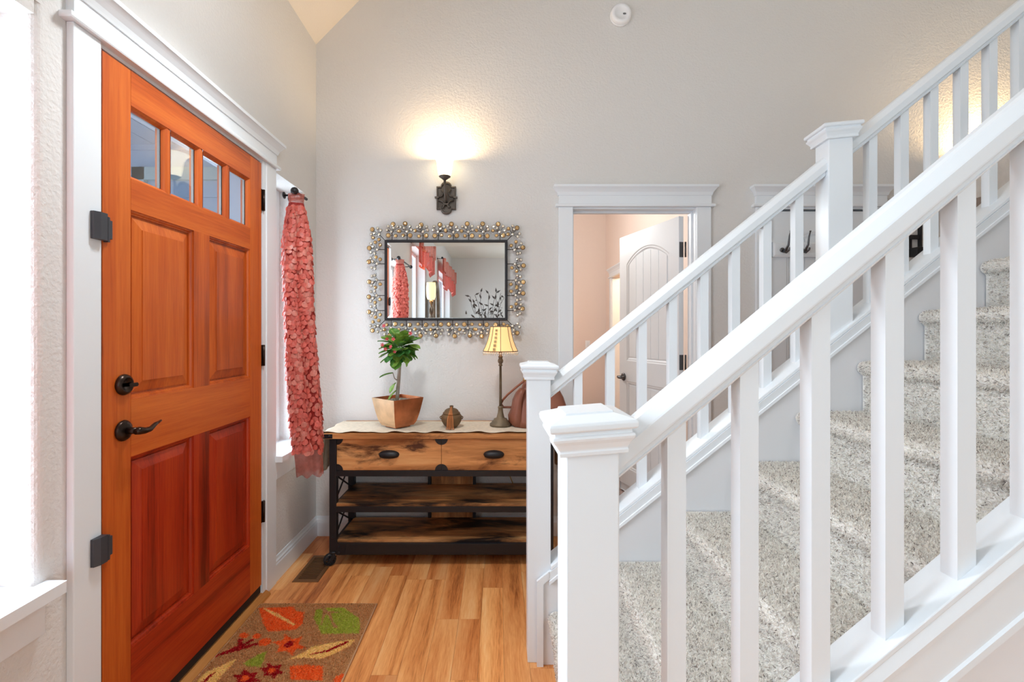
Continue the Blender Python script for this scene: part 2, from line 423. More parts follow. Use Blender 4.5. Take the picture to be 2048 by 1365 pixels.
# floor: base slab, then planks laid one by one where the photograph shows them
mb = MB(); mb.box(xo, XR, YF, YB - .0, -.10, -.012, 0)
floor = struct('floor', mb, M['underfloor'])
cube = MB().box(-.5, .5, -.5, .5, -.5, .5).mesh('plank', M['plank'])
PWD = 0.0985
def plank(x0, x1, y0, y1):
    g = 0.0007
    o = inst('plank', cube, floor, ((x0 + x1) / 2, (y0 + y1) / 2, -.006), (0, 0, 0), (x1 - x0 - g, y1 - y0 - g, .012))
ends = {-1: [1.20, 2.343, 2.90], -2: [1.72, 2.086, 2.535], -3: [1.55, 2.086, 2.75], -4: [1.30, 2.42, 2.80], -5: [1.745, 2.42, 2.70], -6: [1.4, 2.46], 0: [1.6, 2.62], 1: [1.78, 2.5], 2: [1.5, 2.3]}
for k in range(-12, 7):
    x0 = 0.019 + PWD * k; x1 = x0 + PWD
    x0 = max(x0, XW); 
    if x1 - x0 < .02: continue
    e = ends.get(k)
    if e is None:
        y = 0.9 + random.uniform(0.2, 0.7); e = []
        while y < 2.8: e.append(y); y += random.uniform(0.35, 0.8)
    ys = [0.55] + [q for q in e if q > .6] + [YB]
    for a, b in zip(ys[:-1], ys[1:]):
        if b - a > .02: plank(x0, x1, a, b)
mb = MB(); mb.box(xo, XR, YF, .55, -.012, 0); mb.box(0.019 + PWD * 7, XR, .55, YB, -.012, 0)
part('distant_planks', mb, M['plank'], floor)

# bedroom beyond the open door
mb = MB()
mb.box(-0.3, 3.2, 7.15, 7.27, 0, 3.4)                      # far wall, seen face on
struct('wall_bedroom_back', mb, M['peach'])
mb = MB(); XB = 1.62                                       # wall with a further doorway
mb.box(XB, XB + .12, YB2, 5.95, 0, 3.4); mb.box(XB, XB + .12, 6.75, 7.15, 0, 3.4); mb.box(XB, XB + .12, 5.95, 6.75, 2.05, 3.4)
struct('wall_bedroom_right', mb, M['peach'])
mb = MB(); mb.box(-.42, -.3, YB2, 7.27, 0, 3.4); struct('wall_bedroom_left', mb, M['peach'])
mb = MB(); mb.box(-.42, 3.2, YB2, 7.27, 3.4, 3.5); mb.box(XB + .12, 3.2, 5.0, 7.2, 2.6, 2.7); struct('ceiling_bedroom', mb, M['peach'])
mb = MB(); mb.box(-.42, 3.2, YB, 7.27, -.1, 0.002); struct('floor_bedroom', mb, M['carpet2'])
mb = MB(); mb.box(XB + 1.2, XB + 1.3, 5.0, 7.2, 0, 2.7); mb.box(XB + .12, XB + 1.2, 4.9, 5.0, 0, 2.7); struct('wall_bath', mb, M['peach'])
point('bedroom_lamp', (0.10, 4.9, 2.4), 50, (0.86, 0.96, 1.0), 0.15)
point('bathroom_lamp', (2.2, 6.3, 2.2), 30, (1.0, 0.80, 0.52), 0.12)
def added_lamp(loc, label):  # unseen lamp body, added around the living room fill light
    t = thing('ceiling_lamp', label, 'lamp', (loc[0], loc[1], loc[2]))
    part('lamp_base', MB().lathe([(0.02, .0), (.08, 0), (.09, .02), (.02, .03)], loc, 20), M['bronze'], t)
    part('lamp_shade', MB().lathe([(0.001, -.11), (.08, -.10), (.14, -.05), (.16, 0), (.02, 0.0)], loc, 24), M['room_shade'], t)
t = thing('pendant_lamp', 'bronze dome pendant lamp hanging from the vaulted foyer ceiling', 'lamp', (-.50, 1.60, 2.80))  # unseen pendant, added around the foyer fill lights
part('rod', MB().tube([(-.50, 1.60, 2.80), (-.50, 1.60, ZF + (-.50 - XW) * 1.02 + .02)], .008, 8), M['bronze'], t)
part('dome_shade', MB().lathe([(.01, 2.82), (.06, 2.815), (.13, 2.78), (.18, 2.71), (.178, 2.71), (.126, 2.775), (.06, 2.805), (.01, 2.81)], (-.50, 1.60, 0), 28, caps=False), M['bronze'], t)  # added dome keeps the fill light off the upper walls
added_lamp((1.4, -2.0, 3.04), 'bronze flush ceiling lamp with a glowing glass bowl in living room')

# headers, casings ------------------------------------------------
HPROF = [(0, .032, .019), (.004, .034, .021), (.013, .034, .021), (.017, .032, .019), (.0171, .022, 0), (.070, .022, 0), (.0701, .026, .004), (.078, .028, .006),
         (.090, .032, .010), (.104, .042, .020), (.116, .052, .029), (.1161, .055, .032), (.130, .055, .032), (.132, .050, .028)]
def header(mb, axis, a0, a1, w, sgn, z0, k=1.0):
    L = []
    for z, out, e in HPROF:
        p0, p1 = a0 - e, a1 + e; q0, q1 = w, w + sgn * out
        if axis == 'x': L.append([(p0, q0, z0 + z * k), (p1, q0, z0 + z * k), (p1, q1, z0 + z * k), (p0, q1, z0 + z * k)])
        else: L.append([(q0, p0, z0 + z * k), (q0, p1, z0 + z * k), (q1, p1, z0 + z * k), (q1, p0, z0 + z * k)])
    mb.rings(L)
    return mb

def leaf(w, h, planks=5):
    """moulded two-panel door leaf: u along x from the hinge, front face at y = 0, thickness to +y"""
    m = MB(); T, R = .035, .010
    m.box(0, w, R, T, 0, h)
    for (x0, x1) in ((0, 0.0005), (w - 0.0005, w)): m.box(x0, x1, 0, R, 0, h)
    m.box(0, w, 0, R, 0, .0005); m.box(0, w, 0, R, h - .0005, h)
    zm = .955
    u0, u1 = .105, w - .105
    for (r0, r1, hz0, hz1, rise) in ((0, zm, .19, .875, 0.0), (zm, h, 1.035, h - .225, .10)):
        if rise:
            c = (u1 - u0) / 2; Rr = (c * c + rise * rise) / (2 * rise); cz = hz1 + rise - Rr; th = math.asin(c / Rr)
            arc = [((u0 + u1) / 2 + Rr * math.sin(th - 2 * th * i / 16), cz + Rr * math.cos(th - 2 * th * i / 16)) for i in range(17)]
        else: arc = [(u1, hz1), (u0, hz1)]
        loop = [(u0, hz0), (u1, hz0)] + arc
        cu, cv = (u0 + u1) / 2, (hz0 + hz1) / 2
        def proj(p):
            du, dv = p[0] - cu, p[1] - cv; t = 1e9
            if du > 1e-9: t = min(t, (w - cu) / du)
            if du < -1e-9: t = min(t, (0 - cu) / du)
            if dv > 1e-9: t = min(t, (r1 - cv) / dv)
            if dv < -1e-9: t = min(t, (r0 - cv) / dv)
            return (cu + du * t, cv + dv * t)
        pr = [proj(p) for p in loop]
        n = len(loop)
        def inset(d):
            out = []
            for p in loop:
                du, dv = p[0] - cu, p[1] - cv
                out.append((p[0] - d * (1 if du > 0 else -1) * min(1, abs(du) / .1), p[1] - d * (1 if dv > 0 else -1) * min(1, abs(dv) / .1)))
            return out
        V = [(p[0], 0, p[1]) for p in loop] + [(p[0], 0, p[1]) for p in pr]
        Fc = [(i, (i + 1) % n, (i + 1) % n + n, i + n) for i in range(n)]
        m.add(V, Fc)
        for i in range(n):
            a, b = pr[i], pr[(i + 1) % n]
            if abs(a[0] - b[0]) > 1e-6 and abs(a[1] - b[1]) > 1e-6:
                c1 = [(cx, cz_) for cx in (0, w) for cz_ in (r0, r1)]
                best = min(c1, key=lambda q: (q[0] - a[0]) ** 2 + (q[1] - a[1]) ** 2 + (q[0] - b[0]) ** 2 + (q[1] - b[1]) ** 2)
                m.add([(a[0], 0, a[1]), (b[0], 0, b[1]), (best[0], 0, best[1])], [(0, 1, 2)])
        l1, l2, l3 = inset(.007), inset(.014), inset(.026)
        def ring(A, ya, B, yb): m.add([(p[0], ya, p[1]) for p in A] + [(p[0], yb, p[1]) for p in B], [(i, (i + 1) % n, (i + 1) % n + n, i + n) for i in range(n)])
        ring(loop, 0, l1, .0035); ring(l1, .0035, l2, .0035); ring(l2, .0035, l3, R)
        pw = (u1 - u0 - .06) / planks
        for k in range(planks):
            a = u0 + .03 + pw * k + .002; b = a + pw - .004
            def top(u):
                if not rise: return hz1 - .032
                return cz + math.sqrt(max(0, Rr * Rr - (u - cu) ** 2)) - .032
            q = [(a, hz0 + .032), (b, hz0 + .032)] + [(b + (a - b) * i / 4, top(b + (a - b) * i / 4)) for i in range(5)]
            m.prism(q, 'y', .0055, R)
    return m

def lever_set(mb, flip=1):
    """rose and lever handle, axis along -y, lever pointing to +x * flip"""
    mb.lathe([(.001, 0), (.030, 0), (.032, -.004), (.028, -.010), (.018, -.014), (.001, -.015)], (0, 0, 0), 20, axis='y')
    mb.tube([(0, -.012, 0), (0, -.045, 0)], .010, 10)
    pts = [(flip * a, b, c) for a, b, c in ((-.012, -.047, -.002), (0, -.050, 0), (.02, -.051, -.004), (.045, -.050, -.004), (.07, -.047, .006), (.10, -.044, .012))]
    mb.tube(pts, [.008, .012, .010, .008, .006, .003], 10)
    return mb

# doorway to the bedroom (door_2) and closet door (door_3) in the back wall
def back_door(idx, X0, X1, lab):
    d = struct('door_%d' % idx, loc=((X0 + X1) / 2, YB, 0), label=lab)
    for s, (a, b) in (('l', (X0 - .092, X0 - .003)), ('r', (X1 + .003, X1 + .092))):
        part('casing', MB().box(a, b, YB - .020, YB, 0, ZH), M['trim'], d, .003)
    part('header', header(MB(), 'x', X0 - .092, X1 + .092, YB, -1, ZH), M['trim'], d)
    j = MB(); j.box(X0 - .012, X0, YB - .004, YB2, 0, ZH - .008); j.box(X1, X1 + .012, YB - .004, YB2, 0, ZH - .008); j.box(X0 - .012, X1 + .012, YB - .004, YB2, ZH - .010, ZH + .0)
    j.box(X0, X0 + .011, YB + .050, YB + .082, 0, ZH - .02); j.box(X1 - .011, X1, YB + .040, YB + .072, 0, ZH - .02); j.box(X0, X1, YB + .050, YB + .082, ZH - .022, ZH - .01)
    part('jamb', j, M['trim'], d, .001)
    return d
d2 = back_door(2, *DB[0], 'cased doorway with a white door standing open into the peach bedroom')
# the open leaf, hinged on the right jamb and swung into the bedroom
A = Vector((1.176, 3.083, .012)); ang = math.radians(15.5)
# leaf local x -> along u, local y -> normal n (thickness away from the viewer's side)
u = Vector((-math.sin(ang), math.cos(ang), 0)); nrm = Vector((math.cos(ang), math.sin(ang), 0))
ML = Matrix(((u.x, nrm.x, 0, A.x), (u.y, nrm.y, 0, A.y), (0, 0, 1, A.z), (0, 0, 0, 1)))
lf = part('door_leaf', leaf(.752, 2.018).xf(ML), M['trim'], d2)
h = lever_set(MB(), -1).xf(ML @ Matrix.Translation((.69, 0, .905))); part('lever_handle', h, M['nickel'], lf)
for z in (1.80, 1.06, .28):
    hm = MB(); hm.box(-.0015, .0, .004, .034, z - .05, z + .05); hm.xf(ML)
    hm.lathe([(.006, -.05), (.006, .05)], (A.x + .045, A.y + .004, A.z + z), 10)
    part('hinge', hm, M['nickel'], lf)
d3 = back_door(3, *DB[1], 'closed narrow white closet door on the back wall behind the staircase')
ML3 = Matrix.Translation((DB[1][0] + .003, YB + .004, .010))
part('door_leaf', leaf(DB[1][1] - DB[1][0] - .006, 2.018, 4).xf(ML3), M['trim'], d3)
mb = MB(); mb.box(DB[1][0], DB[1][1], YB + .0395, YB + .0495, ZH - .028, ZH - .011); part('door_stop', mb, M['plastic'], d3)  # dark strip standing in for the shaded gap above the leaf
# bedroom inner doorway casing
mb = MB(); mb.box(XB - .02, XB, 6.75, 6.84, 0, 2.05); mb.box(XB - .02, XB, 5.86, 5.95, 0, 2.05); header(mb, 'y', 5.86, 6.84, XB, -1, 2.05)
mb.box(XB, XB + .12, 6.74, 6.75, 0, 2.05); struct('trim_1', mb, M['trim'])
sw = thing('light_switch', 'white rocker light switch on the peach bedroom wall', 'switch', (1.22, 7.15, 1.09))
part('plate', MB().box(1.345 - .036, 1.345 + .036, 7.143, 7.15, 1.03, 1.145), M['vinyl'], sw, .002)
part('rocker', MB().box(1.345 - .016, 1.345 + .016, 7.138, 7.143, 1.055, 1.12), M['trim'], sw, .001)

# baseboards
def baseboard(name, axis, a0, a1, w, sgn):
    prof = [(0, 0), (.014, 0), (.014, .085), (.011, .092), (.011, .100), (.006, .108), (.004, .122), (0, .122)]
    m = MB()
    m.prism([(w + sgn * p, q) for p, q in prof], 'y' if axis == 'y' else 'x', a0, a1)
    return struct(name, m, M['trim'])
baseboard('baseboard_left', 'y', 2.382, YB, XW, 1)
baseboard('baseboard_back', 'x', XW, DB[0][0] - .092, YB, -1)
baseboard('baseboard_hall', 'x', DB[0][1] + .092, DB[1][0] - .092, YB, -1)

# windows of the left wall: frame, pane, sill with apron
def window(i, sill=True):
    a, b, c, d = WIN[i]
    w = struct('window_%d' % i, loc=(XW, (a + b) / 2, c))
    x0, x1 = xo + .005, xo + .055; f = .045
    fr = MB(); fr.box(x0, x1, a, a + f, c, d); fr.box(x0, x1, b - f, b, c, d); fr.box(x0, x1, a + f, b - f, c, c + f); fr.box(x0, x1, a + f, b - f, d - f, d)
    part('window_frame', fr, M['vinyl'], w, .003)
    part('pane', MB().box(x0 + .02, x0 + .026, a + f, b - f, c + f, d - f), M['glass'], w)
    if sill:
        part('sill', MB().prism([(xo + .055, a + .001), (XW + .001, a + .001), (XW + .001, a - .03), (XW + .055, a - .03), (XW + .055, b + .03), (XW + .001, b + .03), (XW + .001, b - .001), (xo + .055, b - .001)], 'z', c - .025, c + .004), M['trim'], w, .003)
        part('apron', MB().box(XW, XW + .017, a - .012, b + .012, c - .118, c - .025), M['trim'], w, .002)
    return w
window(1); window(2); window(3); window(4)
wp = struct('window_5', loc=(2.6, YF, .3))  # unseen window, added to carry the fill light behind the camera
fr = MB()
for xx in (1.3, 2.57, 3.84): fr.box(xx, xx + .06, YF - .09, YF - .03, .3, 2.6)
fr.box(1.36, 3.84, YF - .09, YF - .03, .3, .36); fr.box(1.36, 3.84, YF - .09, YF - .03, 2.54, 2.6)
part('window_frame', fr, M['vinyl'], wp)
for xx in (1.36, 2.63): part('pane', MB().box(xx, xx + 1.21, YF - .065, YF - .06, .36, 2.54), M['glass'], wp)

# ------------------------------------------------------------------ entrance door (door_1)
XD = -1.128
d1 = struct('door_1', loc=(XD, 1.8, 0), label='orange stained wooden entrance door with four small panes over four raised panels')
part('casing', MB().box(XW, XW + .020, 1.245, 1.334, 0, 2.093), M['trim'], d1, .003)
part('casing', MB().box(XW, XW + .020, 2.283, 2.382, 0, 2.093), M['trim'], d1, .003)
part('header', header(MB(), 'y', 1.245, 2.382, XW, 1, 2.093), M['trim'], d1)
je = MB(); je.box(xo - .01, XW - .05, 2.2505, 2.286, 0, 2.093); je.box(xo, XD - .046, 1.334, 2.25, 2.05, 2.083); je.box(xo, XD - .046, 1.334, 1.35, 0, 2.05); je.box(xo, XD - .046, 2.235, 2.2505, 0, 2.05); part('outer_jamb', je, M['siding'], d1)
j = MB(); j.box(xo, XW + .012, 1.325, 1.334, 0, 2.093); j.box(XW - .05, XW + .016, 2.250, 2.285, 0, 2.093); j.box(xo, XW + .008, 1.334, 2.25, 2.083, 2.093)

part('jamb', j, M['trim'], d1)
Y0, Y1, Z0, Z1 = 1.341, 2.239, .071, 2.073
XT = XD - .044
slab = MB(); slab.box(XT, XT + .004, 1.345, 2.235, Z0 + .004, 1.742)
part('door_back', slab, M['fir_dark'], d1)
P_L, P_M0, P_M1, P_R = 1.445, 1.743, 1.837, 2.137
for a, b in ((Y0, P_L), (P_R, Y1)):
    part('stile', MB().box(XT, XD, a, b, Z0, Z1), M['fir_v'], d1, .0015)
for a, b in ((1.064, 1.646), (.301, .888)):
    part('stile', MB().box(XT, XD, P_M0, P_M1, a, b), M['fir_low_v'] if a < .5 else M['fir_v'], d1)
for a, b in ((1.966, Z1), (1.646, 1.742), (.888, 1.064), (Z0, .301)):
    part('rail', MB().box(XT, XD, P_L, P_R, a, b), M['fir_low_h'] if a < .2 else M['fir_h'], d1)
part('edge_strip', MB().box(XT, XD - .002, Y0 - .004, Y0, Z0, Z1), M['fir_dark'], d1)
def raised(y0, y1, z0, z1):
    m = MB(); L = []
    for ins, dx in ((0, 0), (.0006, -.004), (.006, -.005), (.009, -.0105), (.0125, -.011), (.013, -.017), (.019, -.018), (.0195, -.0135), (.052, -.006), (.0526, -.0035)):
        L.append([(XD + dx, y0 + ins, z0 + ins), (XD + dx, y1 - ins, z0 + ins), (XD + dx, y1 - ins, z1 - ins), (XD + dx, y0 + ins, z1 - ins)])
    m.rings(L, caps=False); m.add(L[-1], [(0, 1, 2, 3)]); return m
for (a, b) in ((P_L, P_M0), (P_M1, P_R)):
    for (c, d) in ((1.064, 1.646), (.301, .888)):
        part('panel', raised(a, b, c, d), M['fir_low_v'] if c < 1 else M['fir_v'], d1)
# four lights with bars between
ly0, ly1, lz0, lz1 = P_L, P_R, 1.742, 1.966
pw = (ly1 - ly0 - 3 * .016) / 4
for k in range(4):
    a = ly0 + k * (pw + .016); b = a + pw
    if k < 3: part('glazing_bar', MB().box(XT, XD - .003, b, b + .016, lz0, lz1), M['fir_v'], d1, .001)
    L = []
    for ins, dx in ((0, -.001), (.006, -.006), (.010, -.012), (.012, -.016)):
        L.append([(XD + dx, a + ins, lz0 + ins), (XD + dx, b - ins, lz0 + ins), (XD + dx, b - ins, lz1 - ins), (XD + dx, a + ins, lz1 - ins)])
    part('glazing_bead', MB().rings(L, caps=False), M['fir_v'], d1)
    pn = part('pane', MB().box(XD - .022, XD - .018, a, b, lz0, lz1), M['glass'], d1)
    part('pane_spacer', MB().box(XD - .032, XD - .023, a, a + .007, lz0, lz1).box(XD - .032, XD - .023, b - .007, b, lz0, lz1).box(XD - .032, XD - .023, a, b, lz1 - .007, lz1), M['spacer'], pn)
# hardware
Rz = Matrix.Rotation(PI / 2, 4, 'Z')      # -y of the lever set becomes +x, +x becomes +y
hs = lever_set(MB()).xf(Matrix.Translation((XD, 1.4126, .975)) @ Rz); part('lever_handle', hs, M['bronze'], d1)
db = MB(); db.lathe([(.001, 0), (.031, 0), (.032, .004), (.030, .010), (.024, .014), (.021, .016), (.020, .012), (.001, .012)], (XD, 1.4145, 1.1125), 24, axis='x')
db.prism([(-.018, -.006), (.014, -.006), (.018, 0), (.014, .006), (-.018, .006)], 'x', .012, .034); n0 = len(db.v) - 10
for i in range(n0, len(db.v)): x, y, z = db.v[i]; db.v[i] = (XD + x, 1.4145 + y, 1.1125 + z)
part('deadbolt', db, M['bronze'], d1)
for z in (1.90, 1.16, .415):
    hm = MB(); hm.box(XD - .004, XD + .003, 2.236, 2.262, z - .05, z + .05); hm.lathe([(.006, -.05), (.006, .05)], (XD + .006, 2.249, z), 10)
    part('hinge', hm, M['bronze'], d1)
sweep = MB(); sweep.box(XT + .004, XD - .004, Y0 + .002, Y1 - .002, .035, Z0); part('door_sweep', sweep, M['black'], d1)
part('threshold', MB().prism([(xo, 0.0), (XW + .040, 0.0), (XW + .036, .010), (XW + .012, .026), (xo, .030)], 'y', 1.335, 2.283), M['oak'], d1)
# alarm contacts across the door's edge
for z, lab in ((1.567, 'upper charcoal door alarm contact on the white casing'), (.66, 'lower charcoal door alarm contact on the white casing near the sill')):
    t = thing('door_contact', lab, 'sensor', (XW + .02, 1.31, z - .038), 'alarm contacts on the entrance door')
    part('sensor_body', MB().prism([(XW + .0205, 1.296), (XW + .030, 1.296), (XW + .038, 1.310), (XW + .038, 1.334), (XW + .0205, 1.334)], 'z', z - .038, z + .038), M['plastic'], t, .001)
    part('magnet', MB().box(XD + .001, XD + .016, 1.342, 1.349, z - .04, z + .032).box(XD + .001, XD + .013, 1.349, 1.361, z - .030, z + .024), M['plastic'], t, .001)

# porch seen by the door panes
porch = struct('exterior_porch', loc=(-2.5, 3.5, 0))
for k in range(18):
    z = .2 + .17 * k
    part('siding_board', MB().prism([(3.40, z), (3.385, z), (3.398, z + .17), (3.40, z + .17)], 'x', -5.6, xo - .02), M['siding'], porch)
pc = MB()
for k in range(12): pc.box(-1.36 - .16 * (k + 1) + .006, -1.36 - .16 * k, 2.3, 3.40, 2.62, 2.65)
part('porch_ceiling', pc, M['siding'], porch)
pf = MB()
for (a, b, c, d) in ((-2.62, -2.53, 1.3, 2.45), (-1.95, -1.86, 1.3, 2.45), (-2.62, -1.86, 2.36, 2.45)): pf.box(a, b, 3.36, 3.40, c, d)
part('porch_window_frame', pf, M['spacer'], porch)
part('porch_post', MB().box(-3.5, -3.3, .9, 1.1, 0, 2.62), M['vinyl'], porch)
part('porch_floor', MB().box(-5.6, xo - .02, -.5, 3.4, -.2, -.05), M['siding'], porch)

# ------------------------------------------------------------------ staircase
SY0, SY1 = .872, 1.796          # the steps lie between the two knee walls
RUN, RISE = .2347, .1906
NX = lambda n: .190 + RUN * (n - 1)
NZ = lambda n: .2052 + RISE * (n - 1)
st = thing('carpeted_staircase', 'straight flight of stairs covered in speckled beige carpet', 'staircase', (.2, 1.33, 0))
def step_profile(n):
    """polyline of riser, rounded nosing and tread, from low to high"""
    x, z = NX(n), NZ(n); zb = NZ(n - 1) if n > 1 else 0.0; r = .024
    P = [(x + .022, zb)]
    P += [(x + .022, z - 2 * r - .006), (x + .016, z - 2 * r)]
    for k in range(9):
        t = -PI * .5 - PI * k / 8
        P.append((x + r + r * math.cos(t) * 1.0, z - r + r * math.sin(t)))
    P.append((x + RUN + .022, z))
    return P
for n in range(1, 12):
    P = step_profile(n); z = NZ(n); zb = NZ(n - 1) if n > 1 else 0.0
    low = max(0.0, zb - .25)
    poly = P + [(P[-1][0], low), (P[0][0], low)]
    sp = part('step', MB().prism(poly, 'y', SY0, SY1), M['carpet'], st)
    if n <= 9:
        P2 = np.array(P); seg = np.diff(P2, axis=0); ln = np.linalg.norm(seg, axis=1); cum = np.concatenate([[0], np.cumsum(ln)])
        N = int(cum[-1] * (SY1 - SY0) * 105000 * (1.0 if n < 8 else .8))
        s = np.random.uniform(0, cum[-1], N); i = np.clip(np.searchsorted(cum, s) - 1, 0, len(seg) - 1)
        t = ((s - cum[i]) / ln[i])[:, None]; q = P2[i] + seg[i] * t
        tn = seg[i] / ln[i][:, None]; nn = np.stack([-tn[:, 1], tn[:, 0]], 1)
        pts = np.stack([q[:, 0], np.random.uniform(SY0 + .010, SY1 - .010, N), q[:, 1]], 1)
        nr = np.stack([nn[:, 0], np.zeros(N), nn[:, 1]], 1)
        base = np.array(S(238, 235, 229)); dark = np.array(S(138, 130, 126)); mid = np.array(S(206, 200, 195))
        u_ = np.random.rand(N)[:, None]; c = np.where(u_ < .07, dark, np.where(u_ < .30, mid, base)) * np.random.uniform(.9, 1.06, (N, 1))
        pile('carpet_pile', pts, nr, np.minimum(c * 1.12, .98), .0075, .0021, 1.2, sp, (.2, 1.33, 0))
mb = MB(); mb.box(NX(12) , XR, SY0, YB, 2.05, 2.30); struct('floor_landing', mb, M['carpet'])

SF, SN = .808, .8345
plate_f = lambda X: .6586 + SF * (X - .546)
rail_f = lambda X: 1.3087 + SF * (X - .5654)
plate_n = lambda X: .7414 + SN * (X - .6594)
rail_n = lambda X: 1.2710 + SN * (X - .5056)
XE = 3.0                               # where the flight leaves the picture's reach
YN, YFAR = .8215, 1.855                # centre lines of the near and far railings
def sheared(mb, prof, fz, x0, x1):
    """profile in (y, dz) swept along the slope"""
    return mb.rings([[(x, y, fz(x) + dz) for y, dz in prof] for x in (x0, x1)])
# knee walls under the railings
mb = MB(); mb.prism([(.16, 0), (XE, 0), (XE, plate_f(XE) - .02), (.16, plate_f(.16) - .02)], 'y', 1.80, 1.90)
struct('wall_stair_back', mb, M['skirt'], bw=0)
mb = MB(); mb.prism([(.16, 0), (XE, 0), (XE, plate_n(XE) - .02), (.16, plate_n(.16) - .02)], 'y', .797, .866)
struct('wall_stair_front', mb, M['skirt'])
# stringer trims
x0 = .1485
tr = MB()
sheared(tr, [(1.79, -.060), (1.7995, -.060), (1.7995, -.016), (1.79, -.016)], plate_f, .19, XE)
sheared(tr, [(1.784, -.060), (1.7895, -.060), (1.7895, -.046), (1.785, -.048)], plate_f, .19, XE)
tr.prism([(.144, 0), (.168, 0), (.168, plate_f(.168) - .040), (.1895, plate_f(.1895) - .040), (.1895, plate_f(.1895) - .010), (.144, plate_f(.144) - .010)], 'y', 1.787, 1.7995)
struct('trim_2', tr, M['trim'])
tr = MB()
sheared(tr, [(.797, -.046), (.797, -.012), (.790, -.012), (.7885, -.020), (.785, -.036), (.786, -.046)], plate_n, .19, XE)
sheared(tr, [(.797, -.122), (.797, -.046), (.788, -.046), (.788, -.122)], plate_n, .19, XE)
sheared(tr, [(.797, -.142), (.797, -.122), (.788, -.120), (.784, -.124), (.784, -.138), (.788, -.142)], plate_n, .19, XE)
struct('trim_3', tr, M['trim'])

RAILP = [(-.018, 0), (-.023, .003), (-.024, .006), (-.0215, .0075), (-.0225, .015), (-.026, .0195), (-.0315, .0205), (-.032, .024), (-.032, .049), (-.030, .0525), (-.016, .072), (-.008, .076)]
RAILP = RAILP + [(-y, z) for y, z in RAILP[::-1]]
CAPP = [(0, .0565), (.006, .0575), (.009, .0565), (.012, .0575), (.020, .0615), (.026, .066), (.030, .0675), (.034, .0665), (.0345, .0635), (.041, .0635), (.0415, .0685),
        (.044, .0715), (.052, .0720), (.056, .0695), (.064, .0425), (.0645, .0405), (.068, .0400)]
def newel(root, X0, Yc, zb, zt, tilt=0.0, yaw=0.0, w=.0889):
    c = X0 + w / 2; h_ = w / 2
    R = Matrix.Translation((c, Yc, 0)) @ Matrix.Rotation(yaw, 4, 'Z')
    p = MB().box(-h_, h_, -h_, h_, zb, zt + .008).xf(R)
    np_ = part('newel_post', p, M['trim'], root, .0025)
    k = MB().rings([[(s * q, t * q, z) for s, t in ((-1, -1), (1, -1), (1, 1), (-1, 1))] for z, q in CAPP])
    k.xf(R @ Matrix.Translation((0, 0, zt)) @ Matrix.Rotation(tilt, 4, 'Y'))
    part('post_cap', k, M['trim'], np_, .0012, 2)
    return np_
def baluster(root, X, Yc, fp, fr, w=.0318):
    b = MB().prism([(X, fp(X) - .004), (X + w, fp(X + w) - .004), (X + w, fr(X + w) + .008), (X, fr(X) + .008)], 'y', Yc - w / 2, Yc + w / 2)
    part('baluster', b, M['trim'], root, .0018)
# far railing: two lengths of one line, parted by the tall newel
rf = thing('stair_railing', 'white banister on the far side of the stairs with a tall newel halfway up', 'railing', (.155, YFAR, 0))
newel(rf, .1100, YFAR, 0, 1.088, .012)
newel(rf, 1.2725, YFAR, plate_f(1.2725) - .02, 2.015, -.062, -.085)
part('handrail', sheared(MB(), [(YFAR + y, z) for y, z in RAILP], rail_f, .195, 1.285), M['trim'], rf)
part('handrail', sheared(MB(), [(YFAR + y, z) for y, z in RAILP], rail_f, 1.352, XE), M['trim'], rf)
part('base_plate', sheared(MB(), [(1.793, -.015), (1.906, -.015), (1.906, 0), (1.795, 0)], plate_f, .198, XE), M['trim'], rf, .002)
for xp in (1148.7, 1213.5, 1277.5, 1338.3, 1401, 1464, 1527, 1590.6, 1738.5, 1801.5, 1861, 1921, 1979, 2038, 2096, 2154):
    baluster(rf, (xp - 998) * 1.839 / F, YFAR, plate_f, rail_f)
# near railing
rn = thing('stair_railing', 'white banister nearest the camera with a square capped newel at its foot', 'railing', (.155, YN, 0))
newel(rn, .1088, YN, 0, 1.070, -.072, .03)
part('handrail', sheared(MB(), [(YN + .004 + y, z * 1.04) for y, z in RAILP], rail_n, .190, XE), M['trim'], rn)
part('base_plate', sheared(MB(), [(.789, -.013), (.864, -.013), (.864, 0), (.789, 0)], plate_n, .195, XE), M['trim'], rn, .002)
for xp in (1334.8, 1480, 1623, 1770.5, 1914.6, 2059, 2203):
    baluster(rn, (xp - 998) * .806 / F, YN, plate_n, rail_n)

# ------------------------------------------------------------------ on the back wall
# smoke detector
dl = at(1240, 33, YB)
t = thing('smoke_detector', 'round white smoke detector high on the back wall', 'detector', (dl.x, YB, dl.z))
part('base', MB().lathe([(.001, 0), (.066, 0), (.066, -.012), (.060, -.013)], (dl.x, YB, dl.z), 36, axis='y', caps=True), M['vinyl'], t)
part('cover', MB().lathe([(.060, -.012), (.063, -.013), (.063, -.018), (.061, -.034), (.054, -.040), (.040, -.0405), (.039, -.039), (.001, -.039)], (dl.x, YB, dl.z), 36, axis='y'), M['vinyl'], t)
g = MB(); c = (dl.x + .018, YB - .0402, dl.z - .008)
for k in range(-3, 4):
    hh = .006 * math.sqrt(max(0, 1 - (k / 4) ** 2)); g.box(c[0] + k * .0028 - .0008, c[0] + k * .0028 + .0008, c[1], c[1] + .002, c[2] - hh, c[2] + hh)
part('sounder_grille', g, M['plastic'], t)

